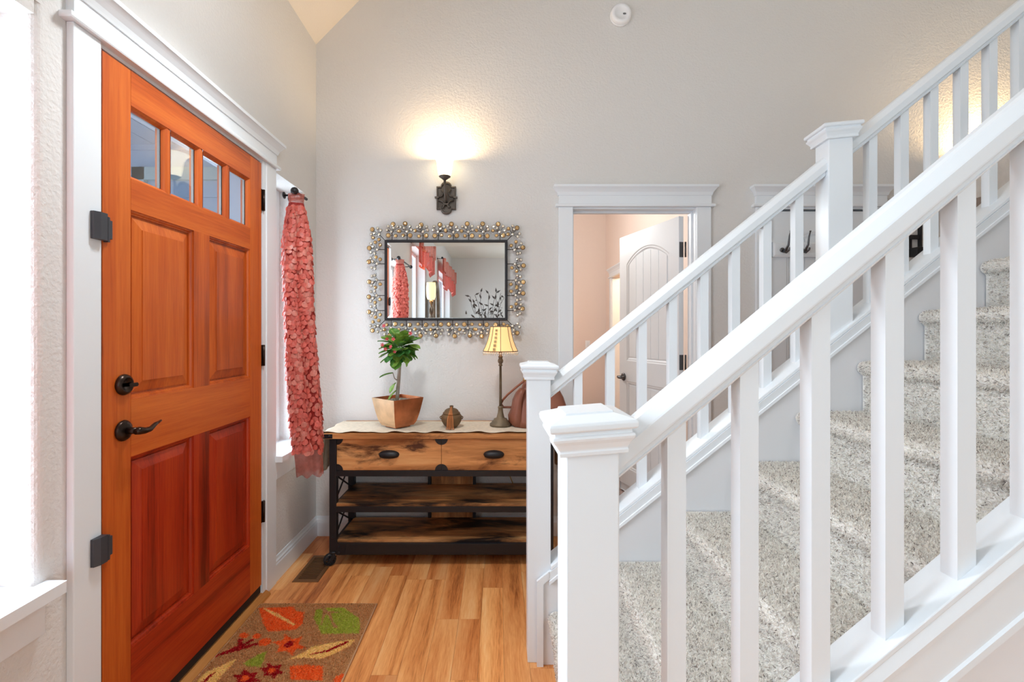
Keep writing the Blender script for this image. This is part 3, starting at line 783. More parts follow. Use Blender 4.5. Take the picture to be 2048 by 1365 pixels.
# wall sconces
def sconce(px, lab, power):
    X = (px - 998) * YB / F; zc = CAMH + (665 - 396) * 2.93 / F
    t = thing('wall_sconce', lab, 'lamp', (X, YB, zc), 'lit wall sconces with flared glass shades')
    hw, hh = .060, .072
    def outline(k):
        P = []
        for i in range(9): a = PI + PI * i / 8; P.append((X + k * .034 * math.cos(a), zc - k * hh + k * .030 * math.sin(a)))
        P += [(X + k * hw, zc - k * hh), (X + k * hw, zc + k * hh)]
        for i in range(9): a = PI * i / 8; P.append((X + k * .034 * math.cos(a), zc + k * hh + k * .030 * math.sin(a)))
        P += [(X - k * hw, zc + k * hh), (X - k * hw, zc - k * hh)]
        return P
    b = MB(); L = [[(p, y, q) for p, q in outline(k)] for k, y in ((1, YB), (1, YB - .018), (.93, YB - .022), (.88, YB - .022), (.84, YB - .012))]
    b.rings(L, caps=False); b.add(L[-1], [list(range(len(L[-1])))])
    part('wall_plate', b, M['pewter'], t)
    s = MB()
    for sx in (-1, 1):
        s.tube([(X + sx * .052, YB - .022, zc + .004), (X + sx * .026, YB - .024, zc + .010), (X + sx * .014, YB - .024, zc + .030), (X + sx * .030, YB - .022, zc + .050)], .006, 6)
        s.tube([(X + sx * .048, YB - .022, zc - .014), (X + sx * .022, YB - .026, zc - .022), (X + sx * .008, YB - .026, zc - .042), (X + sx * .018, YB - .024, zc - .062), (X + sx * .026, YB - .022, zc - .054)], .006, 6)
        s.box(X + sx * .058 - .012, X + sx * .058 + .012, YB - .030, YB - .012, zc - .004, zc + .006)
    s.box(X - .016, X + .016, YB - .034, YB - .018, zc - .046, zc - .038)
    part('scroll_ornament', s, M['pewter'], t)
    yc = YB - .095; zs = CAMH + (665 - 353) * yc / F
    part('arm', MB().tube([(X, YB - .018, zc - .030), (X, YB - .050, zc - .020), (X, YB - .078, zc + .020), (X, yc, zs - .02)], .0075, 10).lathe([(.012, -.02), (.022, -.012), (.034, -.004), (.036, .0), (.012, .002)], (X, yc, zs), 20), M['pewter'], t)
    prof = [(.026, 0), (.038, .010), (.043, .035), (.046, .065), (.052, .095), (.066, .120), (.080, .134)]
    sh = MB().lathe(prof + [(r - .003, z) for r, z in prof[::-1]], (X, yc, zs), 32, caps=False)
    part('glass_shade', sh, M['sconce_glass'], t)
    bl = MB().lathe([(.010, .01), (.012, .03), (.022, .06), (.026, .078), (.018, .098), (.001, .104)], (X, yc, zs), 16)
    part('bulb', bl, M['sconce_glass'], t)
    point('sconce_light', (X, yc, zs + .112), power, WARM, .028)
    return t
sconce(893, 'lit wall sconce with a flared glass shade above the mirror', 10.5)
sconce(1968, 'lit wall sconce with a flared glass shade behind the upper banister', 34.0)

# coat rack on the closet door
za = CAMH + (665 - 500) * YB / F
t = thing('coat_rack', 'white coat rack board with dark hooks on the closet door', 'rack', (2.005, YB, za))
XR0, XR1 = (1547 - 998) * 2.93 / F, (1736 - 998) * 2.93 / F
yr = YB + .0035
part('board', MB().box(XR0, XR1, yr - .016, yr, za - .046, za + .046).rings([[(XR0 + i, yr - .016 - d, za - .046 + i), (XR1 - i, yr - .016 - d, za - .046 + i), (XR1 - i, yr - .016 - d, za + .046 - i), (XR0 + i, yr - .016 - d, za + .046 - i)] for i, d in ((.004, 0), (.012, .004), (.016, .004))]), M['trim'], t)
for px in (1570, 1609, 1649, 1689):
    X = (px - 998) * 2.91 / F; k = MB(); yy = yr - .020
    k.lathe([(.014, 0), (.014, -.006), (.008, -.010)], (X - .006, yy, za - .004), 14, axis='y')
    k.tube([(X - .004, yy - .004, za - .010), (X, yy - .030, za - .012), (X + .004, yy - .05, za + .02), (X + .006, yy - .056, za + .07), (X + .010, yy - .062, za + .098)], [.008, .008, .006, .0045, .004], 8)
    k.lathe([(.001, 0), (.006, .002), (.006, .006), (.001, .008)], (X + .010, yy - .062, za + .096), 10)
    k.tube([(X - .002, yy - .006, za - .014), (X + .004, yy - .03, za - .024), (X + .010, yy - .05, za - .010), (X + .012, yy - .052, za + .002)], [.008, .007, .006, .005], 8)
    part('hook', k, M['nickel'], t)
# black iron wall rack glimpsed between balusters at the right
c = at(1832, 490, 2.93)
t = thing('iron_wall_rack', 'black iron rack fixed to the back wall right of the closet door', 'rack', (c.x, YB, c.z))
k = MB(); k.box(c.x + .025, c.x + .036, YB - .022, YB, c.z - .16, c.z + .16)
part('upright', k, M['iron'], t, .001)
part('cross_bar', MB().box(c.x - .075, c.x + .025, YB - .018, YB, c.z + .036, c.z + .062), M['iron'], t, .001)
part('box_end', MB().box(c.x - .030, c.x + .036, YB - .060, YB, c.z - .075, c.z - .020), M['iron'], t, .003)
part('bracket', MB().box(c.x - .028, c.x - .016, YB - .008, YB, c.z - .02, c.z + .04), M['iron'], t)

# ------------------------------------------------------------------ mirror with beaded sprigs
MX0, MX1, MZ0, MZ1 = -.708, .0526, 1.343, 1.842
YM = 2.915
mr = thing('wall_mirror', 'rectangular wall mirror framed by dark metal sprigs of amber glass beads', 'mirror', ((MX0 + MX1) / 2, YB, (MZ0 + MZ1) / 2))
fw = .017
fr = MB()
L = []
for i, y in ((0, YB), (0, YM), (.003, YM - .003), (fw - .003, YM - .003), (fw, YM + .004)):
    L.append([(MX0 + i, y, MZ0 + i), (MX1 - i, y, MZ0 + i), (MX1 - i, y, MZ1 - i), (MX0 + i, y, MZ1 - i)])
fr.rings(L, caps=False); part('frame', fr, M['iron'], mr)
gl = MB(); b = .022; L = []
for i, y in ((fw, YM + .0045), (fw + b, YM + .0040)):
    L.append([(MX0 + i, y, MZ0 + i), (MX1 - i, y, MZ0 + i), (MX1 - i, y, MZ1 - i), (MX0 + i, y, MZ1 - i)])
gl.rings(L, caps=False); gl.add(L[-1], [(0, 1, 2, 3)])
part('mirror_glass', gl, M['mirror'], mr)
def bead(r):
    m = MB(); m.lathe([(r * .96, 0), (r, -.002), (r, -.0055), (r * .90, -.0065)], (0, 0, 0), 12, 0, 'y', False)
    m.lathe([(r * .90, -.004), (r * .86, -.0065), (r * .5, -.0095), (r * .22, -.0105)], (0, 0, 0), 8, 1, 'y', False)
    return m
BEADS = {'l': bead(.0150).mesh('bead', [M['bronze'], M['amber']]), 'm': bead(.0115).mesh('bead', [M['bronze'], M['amber']]), 's': bead(.0098).mesh('bead', [M['bronze'], M['clear']])}
KP = 2.915 / F / 10.5
SPRIG = [(-35, 325, 'l'), (-120, 280, 's'), (75, 275, 's'), (-53, 247, 's'), (95, 205, 's'), (-150, 188, 'm'), (-3, 165, 's'), (-82, 85, 'm'), (75, 85, 'l')]
def sprig(x, z, ang, keep=9):
    ca, sa = math.cos(ang), math.sin(ang)
    flip = random.choice((1, 1, -1))
    def T(a, u_): return (x + a * ca + u_ * -sa * -1 * 0 + u_ * math.cos(ang + PI / 2) , z + a * sa + u_ * math.sin(ang + PI / 2))
    yy = YM + .006
    w = MB(); hub = T(0, 165 * KP); p0 = T(0, 0)
    w.tube([(p0[0], yy, p0[1]), (hub[0], yy, hub[1])], .0022, 6)
    pos = []
    for a, u_, s in SPRIG[:keep]:
        a = flip * a * KP + random.uniform(-.003, .003); u_ = u_ * KP + random.uniform(-.003, .003)
        q = T(a, u_); st_ = hub if u_ > .035 else T(0, 100 * KP)
        mid = ((st_[0] + q[0]) / 2 + random.uniform(-.004, .004), (st_[1] + q[1]) / 2 + random.uniform(-.004, .004))
        w.tube([(st_[0], yy, st_[1]), (mid[0], yy, mid[1]), (q[0], yy, q[1])], .0012, 4)
        pos.append((q, s))
    for k in range(2):
        q = T(random.choice((-1, 1)) * random.uniform(.02, .05), random.uniform(.05, .085)); w.tube([(hub[0], yy, hub[1]), (q[0], yy, q[1])], .001, 4)
    sp_ = part('sprig', w, M['bronze'], mr)
    for q, s in pos:
        inst('glass_bead', BEADS[s], sp_, (q[0], yy - .001 - random.uniform(0, .006), q[1]), (random.uniform(-.2, .2), 0, random.uniform(-.25, .25)))
for px in (783.7, 813.8, 845.5, 876.3, 906.5, 937, 968, 1000):
    X = (px - 998) * YM / F
    sprig(X, MZ1, 0); sprig(X - .004, MZ0, PI)
for py in (499, 528, 560.6, 591.4, 621.5):
    Z = CAMH + (665 - py) * YM / F
    sprig(MX0, Z, PI / 2, 8); sprig(MX1, Z, -PI / 2, 8)
for X, Z, a in ((MX0, MZ1, PI / 4), (MX1, MZ1, -PI / 4), (MX0, MZ0, 3 * PI / 4), (MX1, MZ0, -3 * PI / 4)): sprig(X, Z, a, 8)

# ------------------------------------------------------------------ console table
TX0, TX1, TY0, TY1 = -.947, .321, 2.545, 2.930
ct = thing('console_table', 'rustic wood and black iron console table with two drawers under the mirror', 'table', ((TX0 + TX1) / 2, 2.74, 0))
part('tabletop', MB().box(TX0, TX1, TY0, TY1, .693, .722), M['rustic'], ct, .002)
for sx in (0, 1):
    for sy in (0, 1):
        x = TX0 if sx == 0 else TX1; d = 1 if sx == 0 else -1; y = TY0 if sy == 0 else TY1; e = 1 if sy == 0 else -1
        cb = MB(); cb.box(*sorted((x - d * .002, x + d * .048)), *sorted((y - e * .002, y + e * .003)), .696, .719); cb.box(*sorted((x - d * .002, x + d * .003)), *sorted((y + e * .003, y + e * .045)), .696, .719)
        cb.lathe([(.006, 0), (.006, -.002 * e * 1), (.003, -.003 * e)], (x + d * .034, y - e * .002, .708), 8, axis='y')
        part('corner_iron', cb, M['iron'], ct)
LX0, LX1 = -.922, .296; LW = .038
LYF, LYB = 2.560, 2.918
for x0, x1 in ((LX0, LX0 + LW), (LX1 - LW, LX1)):
    for y0, y1 in ((LYF, LYF + LW), (LYB - LW, LYB)):
        part('leg', MB().box(x0, x1, y0, y1, .078, .693), M['iron'], ct, .002)
def rail_bar(x0, x1, y0, y1, z0, z1): return part('frame_rail', MB().box(x0, x1, y0, y1, z0, z1), M['iron'], ct, .0015)
xi0, xi1 = LX0 + LW, LX1 - LW
rail_bar(xi0, xi1, LYF, LYF + .02, .486, .517)
rail_bar(xi0, xi1, LYB - .02, LYB, .486, .517)
rail_bar(xi0, xi1, LYF, LYF + .02, .291, .322); rail_bar(xi0, xi1, LYB - .02, LYB, .291, .322)
rail_bar(xi0, xi1, LYF, LYF + .02, .060, .121); rail_bar(xi0, xi1, LYB - .02, LYB, .060, .121)
for x in (LX0 + .009, LX1 - .029): 
    rail_bar(x, x + .02, LYF + LW, LYB - LW, .486, .517); rail_bar(x, x + .02, LYF + LW, LYB - LW, .291, .322); rail_bar(x, x + .02, LYF + LW, LYB - LW, .060, .121)
    for za_, zb_ in ((.322, .486), (.121, .291)):
        part('cross_brace', MB().tube([(x + .006, LYF + .03, za_), (x + .006, LYB - .03, zb_)], .0048, 6), M['iron'], ct)
        part('cross_brace', MB().tube([(x + .014, LYF + .03, zb_), (x + .014, LYB - .03, za_)], .0048, 6), M['iron'], ct)
part('shelf', MB().box(LX0 + .030, LX1 - .030, LYF + .004, LYB - .004, .3222, .337), M['rustic_dark'], ct, .0015)
part('shelf', MB().box(LX0 + .032, LX1 - .032, LYF + .0205, LYB - .0205, .112, .133), M['rustic_dark'], ct, .0015)
# lower tray lip and rounded gusset with rivets by each front leg
for x, d in ((xi0, 1), (xi1, -1)):
    g = MB(); P = [(x, .060), (x + d * .05, .060), (x + d * .05, .121), (x + d * .022, .121)] + [(x + d * (.022 - .022 * math.sin(t)), .143 - .022 * math.cos(t)) for t in (.3, .6, .9, 1.2, 1.57)] + [(x, .16)]
    g.prism(P, 'y', LYF - .002, LYF)
    for zz in (.074, .105): g.lathe([(.005, 0), (.004, -.003), (.001, -.004)], (x + d * .016, LYF - .002, zz), 8, axis='y')
    g.lathe([(.005, 0), (.004, -.003), (.001, -.004)], (x - d * .018, LYF, .155), 8, axis='y')
    part('gusset', g, M['iron'], ct)
# back: centre panel between two posts
part('back_panel', MB().box(-.415, -.155, 2.895, 2.910, .133, .69), M['rustic_v'], ct)
for x in (-.435, -.160): part('back_post', MB().box(x, x + .018, 2.885, 2.915, .10, .69), M['iron'], ct)
part('drawer_case', MB().box(xi0, xi1, 2.59, 2.90, .5175, .6925), M['rustic_dark'], ct)
DZ0, DZ1 = .519, .6915
xm = (xi0 + xi1) / 2
for a, b in ((xi0 + .002, xm - .001), (xm + .001, xi1 - .002)):
    dr = part('drawer', MB().box(a, b, LYF + .004, 2.60, DZ0, DZ1), M['rustic'], ct, .001)
    for cx, sx in ((a, 1), (b, -1)):
        for cz, sz in ((DZ0, 1), (DZ1, -1)):
            q = [(cx, cz)] + [(cx + sx * .034 * math.cos(t), cz + sz * .034 * math.sin(t)) for t in np.linspace(0, PI / 2, 8)]
            part('corner_plate', MB().prism(q, 'y', LYF + .002, LYF + .004), M['iron'], dr)
    cx, cz = (a + b) / 2, .606
    cup = MB(); L = []
    for k in range(9):
        th = PI * k / 8 * .94
        L.append([(cx + .054 * math.cos(ph) * (1.0 if True else 1), LYF + .004 - .026 * math.sin(th) * max(.05, math.sin(ph)), cz + .022 * math.cos(th) * math.sin(ph) ** .6 - .002) for ph in np.linspace(.03, PI - .03, 15)])
    cup.rings(L, smooth=True, caps=False, closed=False)
    rim = [(cx + .0565 * math.cos(t), cz + .023 * math.sin(t)) for t in np.linspace(0, 2 * PI, 25)[:-1]]
    cup.prism(rim, 'y', LYF + .002, LYF + .004)
    part('cup_handle', cup, M['iron'], dr)
# castors with spoked wheels
for cx, cy, yaw in ((LX0 + .018, LYF + .016, .55), (LX1 - .018, LYF + .016, .9), (LX0 + .018, LYB - .02, .2), (LX1 - .018, LYB - .02, -.4)):
    fk = MB(); fk.lathe([(.016, .078), (.022, .074), (.022, .066), (.012, .062)], (cx, cy, 0), 14)
    ox, oy = -.020 * math.cos(yaw), -.020 * math.sin(yaw)
    wc = Vector((cx + ox, cy + oy, .033))
    ax = Vector((-math.sin(yaw), math.cos(yaw), 0))
    RM = Matrix.Translation(wc) @ Matrix.Rotation(yaw, 4, 'Z')
    for s in (-1, 1):
        f2 = MB().prism([(-.008, -.006), (.008, -.006), (.030, .033), (.010, .035)], 'y', s * .0185, s * .0155).xf(RM); fk.add(f2.v, f2.f)
    fo = part('castor', fk, M['iron'], ct)
    wh = MB(); R0 = .033
    wh.lathe([(R0 - .009, -.012), (R0 - .002, -.012), (R0, -.008), (R0, .008), (R0 - .002, .012), (R0 - .009, .012), (R0 - .009, -.012)], (0, 0, 0), 24, axis='y', caps=False)
    wh.lathe([(.001, -.014), (.009, -.014), (.009, .014), (.001, .014)], (0, 0, 0), 12, axis='y')
    for k in range(6):
        a = k * PI / 3; c_, s_ = math.cos(a), math.sin(a)
        bx = MB().box(.007, R0 - .007, -.005, .005, -.0035, .0035).xf(Matrix.Rotation(a, 4, 'Y')); wh.add(bx.v, bx.f)
    part('wheel', wh.xf(RM), M['iron'], fo)

# cloth runner over the tabletop, falling down at both ends
def sheet(fn, nu, nv, m=0):
    mb_ = MB(); V = [fn(i / (nu - 1), j / (nv - 1)) for j in range(nv) for i in range(nu)]
    mb_.add(V, [(j * nu + i, j * nu + i + 1, (j + 1) * nu + i + 1, (j + 1) * nu + i) for j in range(nv - 1) for i in range(nu - 1)], 0, True)
    return mb_
def solid(o, t): m_ = o.modifiers.new('thick', 'SOLIDIFY'); m_.thickness = t; m_.offset = 1; return o
span = TX1 - TX0 + .02; drop = .235; tot = span + 2 * drop
def rfn(u_, v_):
    s_ = u_ * tot; x = TX0 - .01
    y = 2.556 + (.325) * v_
    scal = .007 * (1 + math.sin(s_ * 2 * PI / .105)) / 2 if v_ < .06 else 0
    w = .0005 * (1 + math.sin(s_ * 37 + v_ * 5)) + .0004 * (1 + math.sin(s_ * 71 - v_ * 17)) + (.0022 * (1 + math.sin(s_ * 53)) * max(0, 1 - v_ / .3))
    lift = .006 * max(0, math.sin(s_ * 2 * PI / .21 + 1.2)) * max(0, 1 - v_ / .12)
    if s_ < drop:
        q = drop - s_
        return (x - .006 - .020 * (q / drop) ** 2 + .006 * math.sin(v_ * 14 + q * 9) - .02 * max(0, q - .18) * 3, y + .012 * q / drop * math.sin(v_ * 9), .724 - q)
    if s_ > drop + span:
        q = s_ - drop - span
        return (x + span + .006 + .006 * math.sin(v_ * 14), y, .724 - q)
    return (x + s_ - drop, y - scal, .7245 + w + lift)
o = part('table_runner', sheet(rfn, 190, 26), M['runner'], None, org=(-.31, 2.7, .722)); solid(o, .0012)
tag(o, 'cream cloth runner with a wavy edge lying over the console table', 'runner')

# ------------------------------------------------------------------ potted plant on the table
PC = Vector((-.583, 2.715, .7292)); pot_rot = math.radians(-41)
pl = thing('potted_plant', 'thorny stemmed plant with glossy green leaves and pink flowers in a square copper pot', 'plant', PC)
R = Matrix.Translation(PC) @ Matrix.Rotation(pot_rot, 4, 'Z')
Lo = []
for k in range(10):
    t = k / 9; z = .008 + .158 * t; h_ = .064 + .040 * (t ** .62)
    Lo.append([(-h_, -h_, z), (h_, -h_, z), (h_, h_, z), (-h_, h_, z)])
Li = [[(x * .965, y * .965, z) for x, y, z in l] for l in Lo[::-1]][:4]
pb = MB(); pb.rings(Lo + Li, caps=False); pb.add(Lo[0], [(0, 1, 2, 3)])
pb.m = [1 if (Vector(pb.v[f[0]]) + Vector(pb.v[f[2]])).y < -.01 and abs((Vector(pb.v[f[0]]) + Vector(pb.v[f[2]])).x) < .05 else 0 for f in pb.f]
pb.box(-.05, .05, -.05, .05, 0, .010)
pb.xf(R); pot = part('pot', pb, [M['copper'], M['copper_pale']], pl, 0)
sm = MB(); sm.box(-.099, .099, -.099, .099, .138, .146); sm.xf(R); part('soil', sm, M['soil'], pl)
peb = MB()
for k in range(120):
    q = R @ Vector((random.uniform(-.09, .09), random.uniform(-.09, .09), .148)); r_ = random.uniform(.003, .006)
    peb.lathe([(.0005, -r_), (r_, 0), (.0005, r_ * .7)], q, 5, smooth=False)
part('pebbles', peb, M['soil'], pl, kind='stuff')
bx, by, bz = PC.x + .0, PC.y, PC.z + .145
stem_path = [(bx - .004, by, bz), (bx, by, bz + .06), (bx + .006, by, bz + .13), (bx + .010, by, bz + .20), (bx + .012, by, bz + .29)]
part('stem', MB().tube(stem_path, [.011, .0105, .010, .010, .008], 10), M['stem'], pl)
th = MB()
for k in range(150):
    t = random.uniform(0, 1) * 4; i = min(3, int(t)); p = Vector(stem_path[i]).lerp(Vector(stem_path[i + 1]), t - i); a = random.uniform(0, 2 * PI)
    dvec = Vector((math.cos(a), math.sin(a), .2)); s_ = dvec.cross(Vector((0, 0, 1))) * .0012
    th.add([p + dvec * .009 + s_, p + dvec * .009 - s_, p + dvec * .0175], [(0, 1, 2)])
part('thorns', th, M['stem'], pl, kind='stuff')
def leaf_mesh(name, mat):
    L_, Wd = .078, .062
    def fn(u_, v_):
        w = Wd * .5 * (math.sin(PI * (v_ ** 1.55)) ** .8 * .95 + .05 * (1 - v_)); a = (u_ - .5) * 2
        return (a * w, v_ * L_, -.018 * v_ * v_ + .006 * a * a)
    m_ = sheet(fn, 5, 9); return m_.mesh(name, mat, fix=False)
LM = [leaf_mesh('leaf', M[k]) for k in ('leaf', 'leaf_dark', 'leaf', 'leaf_lime')]
crown = Vector((bx + .008, by, bz + .300))
rnd = random.Random(3)
def add_leaf(p, d, sc, k):
    yv = d.normalized(); xv = yv.cross(Vector((0, 0, 1))).normalized(); zv = xv.cross(yv)
    xv = (xv + zv * rnd.uniform(-.35, .35)).normalized(); zv = xv.cross(yv)
    mt = Matrix((xv, yv, zv)).transposed()
    inst('leaf', LM[k], pl, p, mt.to_euler(), (sc, sc, sc))
for k in range(104):
    z = rnd.uniform(-.8, 1); a = k * 2.399
    d = Vector((math.cos(a) * math.sqrt(1 - z * z), math.sin(a) * math.sqrt(1 - z * z), z))
    rad = rnd.uniform(.010, .055)
    p = crown + Vector((d.x * rad, d.y * rad, d.z * rad * 1.35)); d2_ = d + Vector((0, 0, rnd.uniform(-.3, .35)))
    add_leaf(p, d2_, rnd.uniform(.72, 1.12), rnd.choice((0, 0, 1, 2, 3, 3)))
add_leaf(crown + Vector((.055, -.02, .02)), Vector((1, -.2, -.05)), .95, 3)
# low side shoot with three leaves
part('shoot', MB().tube([(bx + .004, by, bz + .115), (bx - .016, by - .01, bz + .13), (bx - .026, by - .012, bz + .165)], [.004, .003, .002], 6), M['stem'], pl)
add_leaf(Vector((bx - .024, by - .012, bz + .160)), Vector((-1, -.15, -.10)), 1.0, 0)
add_leaf(Vector((bx - .006, by - .012, bz + .105)), Vector((-.55, -.25, -.65)), .85, 3)
add_leaf(Vector((bx - .004, by - .014, bz + .060)), Vector((-.65, -.25, -.55)), .95, 3)
fm = MB()
for k in range(5):
    a = k * 2 * PI / 5; fm.add([(0, 0, 0), (.008 * math.cos(a - .5), .008 * math.sin(a - .5), .003), (.012 * math.cos(a), .012 * math.sin(a), .004), (.008 * math.cos(a + .5), .008 * math.sin(a + .5), .003)], [(0, 1, 2, 3)])
fm.lathe([(.003, 0), (.003, .003), (.001, .004)], (0, 0, 0), 6)
FM = fm.mesh('flower', M['flower'])
for px, py in ((768, 652), (774, 678), (787, 679), (771, 698), (782, 694), (821, 667), (790, 703), (765, 690)):
    q = at(px, py, 2.62); inst('flower', FM, pl, q, (PI / 2 + rnd.uniform(-.4, .4), 0, rnd.uniform(-.5, .5)), (1.05,) * 3)
    part('flower_stalk', MB().tube([q, q + Vector((0, .03, -.015)), Vector((crown.x, crown.y - .02, crown.z - .01))], .0012, 4), M['leaf'], pl)

# ------------------------------------------------------------------ small woven jar with tassel
jc = Vector(((903 - 998) * 2.70 / F, 2.70, .7285))
jr = thing('woven_jar', 'small woven brown jar with a tan tassel on the console table', 'jar', jc)
part('jar_body', MB().lathe([(.001, 0), (.030, 0), (.034, .003), (.046, .016), (.055, .032), (.060, .050), (.060, .060), (.054, .070), (.047, .075), (.046, .073), (.001, .070)], jc, 28), M['basket'], jr)
part('jar_lid', MB().lathe([(.048, .074), (.050, .078), (.047, .084), (.041, .087), (.039, .094), (.031, .101), (.020, .106), (.011, .108), (.009, .112), (.012, .117), (.009, .122), (.001, .123)], jc, 24), M['basket'], jr)
for s in (-1, 1): part('ear', MB().tube([jc + Vector((s * .058, 0, .062)), jc + Vector((s * .066, -.002, .056)), jc + Vector((s * .062, -.002, .046)), jc + Vector((s * .052, 0, .045))], .003, 6), M['basket'], jr)
tm = MB()
for k in range(26):
    a = rnd.uniform(-.020, .020); b_ = rnd.uniform(0, .008)
    tm.tube([jc + Vector((a * .2, -.010, .116)), jc + Vector((a * .5, -.046 - b_, .084)), jc + Vector((a * .9, -.064 - b_, .055)), jc + Vector((a, -.064 - b_, .012)), jc + Vector((a * 1.3, -.075 - b_ - rnd.uniform(0, .012), .002))], .0011, 4)
tm.tube([jc + Vector((-.012, -.058, .080)), jc + Vector((0, -.062, .082)), jc + Vector((.012, -.058, .080))], .004, 6)
part('tassel', tm, M['tassel'], jr)

# ------------------------------------------------------------------ table lamp
lc = Vector(((1001 - 998) * 2.74 / F, 2.74, .7285))
tl = thing('table_lamp', 'slender bronze table lamp with a lit beaded amber bell shade', 'lamp', lc)
part('base', MB().lathe([(.001, 0), (.062, 0), (.063, .006), (.062, .012), (.052, .018), (.050, .026), (.040, .032), (.038, .040), (.026, .043), (.022, .050), (.016, .075), (.013, .098), (.015, .101), (.015, .111), (.010, .114)], lc, 32), M['lampbase'], tl)
part('stem', MB().lathe([(.0085, .112), (.0075, .20), (.0070, .345), (.012, .347), (.012, .353), (.008, .356), (.015, .368), (.016, .378), (.010, .392), (.013, .395), (.013, .402), (.008, .404), (.008, .44)], lc, 18), M['lampbase'], tl)
zs = lc.z + .432
shp = [(.100, 0), (.086, .028), (.074, .060), (.065, .095), (.059, .128), (.057, .142)]
NS = 8
def shade_ring(r, z, n=48):
    out = []
    for i in range(n):
        a = 2 * PI * i / n; f = abs(math.sin(a * NS / 2)); rr = r * (1 - .05 * f); out.append((lc.x + rr * math.cos(a), lc.y + rr * math.sin(a), zs + z))
    return out
sh = part('lamp_shade', MB().rings([shade_ring(r, z) for r, z in shp] + [shade_ring(r - .002, z) for r, z in shp[::-1]], smooth=True, caps=False), M['lamp_fabric'], tl)
rb = MB()
for k in range(NS):
    a = 2 * PI * k / NS
    rb.tube([(lc.x + (r + .001) * math.cos(a), lc.y + (r + .001) * math.sin(a), zs + z) for r, z in shp], .0018, 5)
for r, z in (shp[0], shp[-1]): rb.tube(shade_ring(r + .001, z) + [shade_ring(r + .001, z)[0]], .0022, 5)
part('shade_ribs', rb, M['lampbase'], sh)
sb_ = MB()
a = -PI / 2 - .38
for r, z, s_ in ((.094, .012, .0075), (.085, .034, .0075), (.077, .056, .007), (.070, .078, .007), (.064, .100, .006), (.060, .120, .006)):
    q = Vector((lc.x + (r + .003) * math.cos(a), lc.y + (r + .003) * math.sin(a), zs + z)); sb_.box(q.x - s_, q.x + s_, q.y - .003, q.y + .003, q.z - s_, q.z + s_)
part('bead_strip', sb_, M['amber'], sh)
bd = MB()
for k in range(44):
    a = 2 * PI * k / 44; x, y = lc.x + .101 * math.cos(a), lc.y + .101 * math.sin(a)
    bd.lathe([(.0005, -.004), (.005, -.009), (.0055, -.013), (.0005, -.018), (.0015, -.021), (.0005, -.024)], (x, y, zs), 6, smooth=False)
part('bead_fringe', bd, M['clear'], sh, kind='stuff')
part('bulb', MB().lathe([(.010, .01), (.013, .03), (.024, .06), (.022, .08), (.001, .092)], (lc.x, lc.y, zs), 14), M['sconce_glass'], tl)
part('harp', MB().tube([(lc.x, lc.y, zs + .14), (lc.x, lc.y, zs + .150)], .004, 8).box(lc.x - .056, lc.x + .056, lc.y - .0012, lc.y + .0012, zs + .138, zs + .141), M['lampbase'], tl)
point('table_lamp_light', (lc.x, lc.y, zs + .058), 5.0, WARM, .022)
cd = at(1010, 955, 2.925)
o = part('lamp_cord', MB().tube([(lc.x + .03, lc.y + .05, .729), (lc.x + .06, 2.932, .726), (lc.x + .06, 2.936, .70), (cd.x, 2.937, .45), (cd.x + .06, 2.937, .30), (cd.x + .10, 2.937, .262)], .003, 6), M['cream_metal'], None, org=(lc.x, 2.93, .7))
tag(o, 'yellowish cord hanging down the wall behind the console table', 'cord')

# ------------------------------------------------------------------ leather handbag
hb = thing('handbag', 'brown leather handbag with slack strap beside the table lamp', 'handbag', (.22, 2.72, .726))
prof = [(.000, .108, .378), (.035, .106, .386), (.08, .107, .390), (.125, .110, .386), (.17, .116, .372), (.21, .126, .350), (.245, .139, .322), (.268, .150, .300), (.275, .160, .290)]
B = MB(); L = []
for h_, xa, xb in prof:
    dp = .070 * (1 - (h_ / .275) ** 1.6) + .012
    r_ = []
    for i in range(28):
        a = 2 * PI * i / 28; ca, sa = math.cos(a), math.sin(a)
        ex = abs(ca) ** .35 * (1 if ca > 0 else -1); ey = abs(sa) ** .5 * (1 if sa > 0 else -1)
        r_.append(((xa + xb) / 2 + (xb - xa) / 2 * ex, 2.735 + dp * ey, .7275 + h_))
    L.append(r_)
B.rings(L, smooth=True); part('body', B, M['leather'], hb)
G = MB(); L = []
for h_, xa, bulge in ((.0, .106, .030), (.02, .104, .048), (.06, .104, .052), (.10, .106, .036), (.15, .108, .030), (.19, .118, .022), (.215, .128, .010)):
    L.append([(xa + .02, 2.668, .7275 + h_), (xa - bulge * .6, 2.690, .7275 + h_ + .004), (xa - bulge, 2.730, .7275 + h_ + .004), (xa - bulge * .5, 2.775, .7275 + h_), (xa + .03, 2.80, .7275 + h_)])
G.rings(L, smooth=True, caps=True); part('side_gusset', G, M['leather'], hb)
q = lambda x, y, d: at(x, y, d)
part('strap', MB().tube([q(1054, 752, 2.69), q(1046, 764, 2.69), q(1030, 777, 2.69), q(1015, 790, 2.70), q(1006, 800, 2.745), q(1002, 808, 2.775), q(1007, 815, 2.775), q(1024, 815, 2.76), q(1040, 812, 2.74)], .0065, 8), M['leather'], hb)
part('buckle', MB().tube([q(1047, 757, 2.68), q(1051, 752, 2.68), q(1055, 757, 2.68), q(1050, 763, 2.68), q(1047, 757, 2.68)], .003, 6), M['cream_metal'], hb)
part('top_seam', MB().tube([(.150, 2.722, 1.000), (.200, 2.720, 1.004), (.25, 2.720, 1.004), (.30, 2.722, .998)], .003, 6), M['leather'], hb)

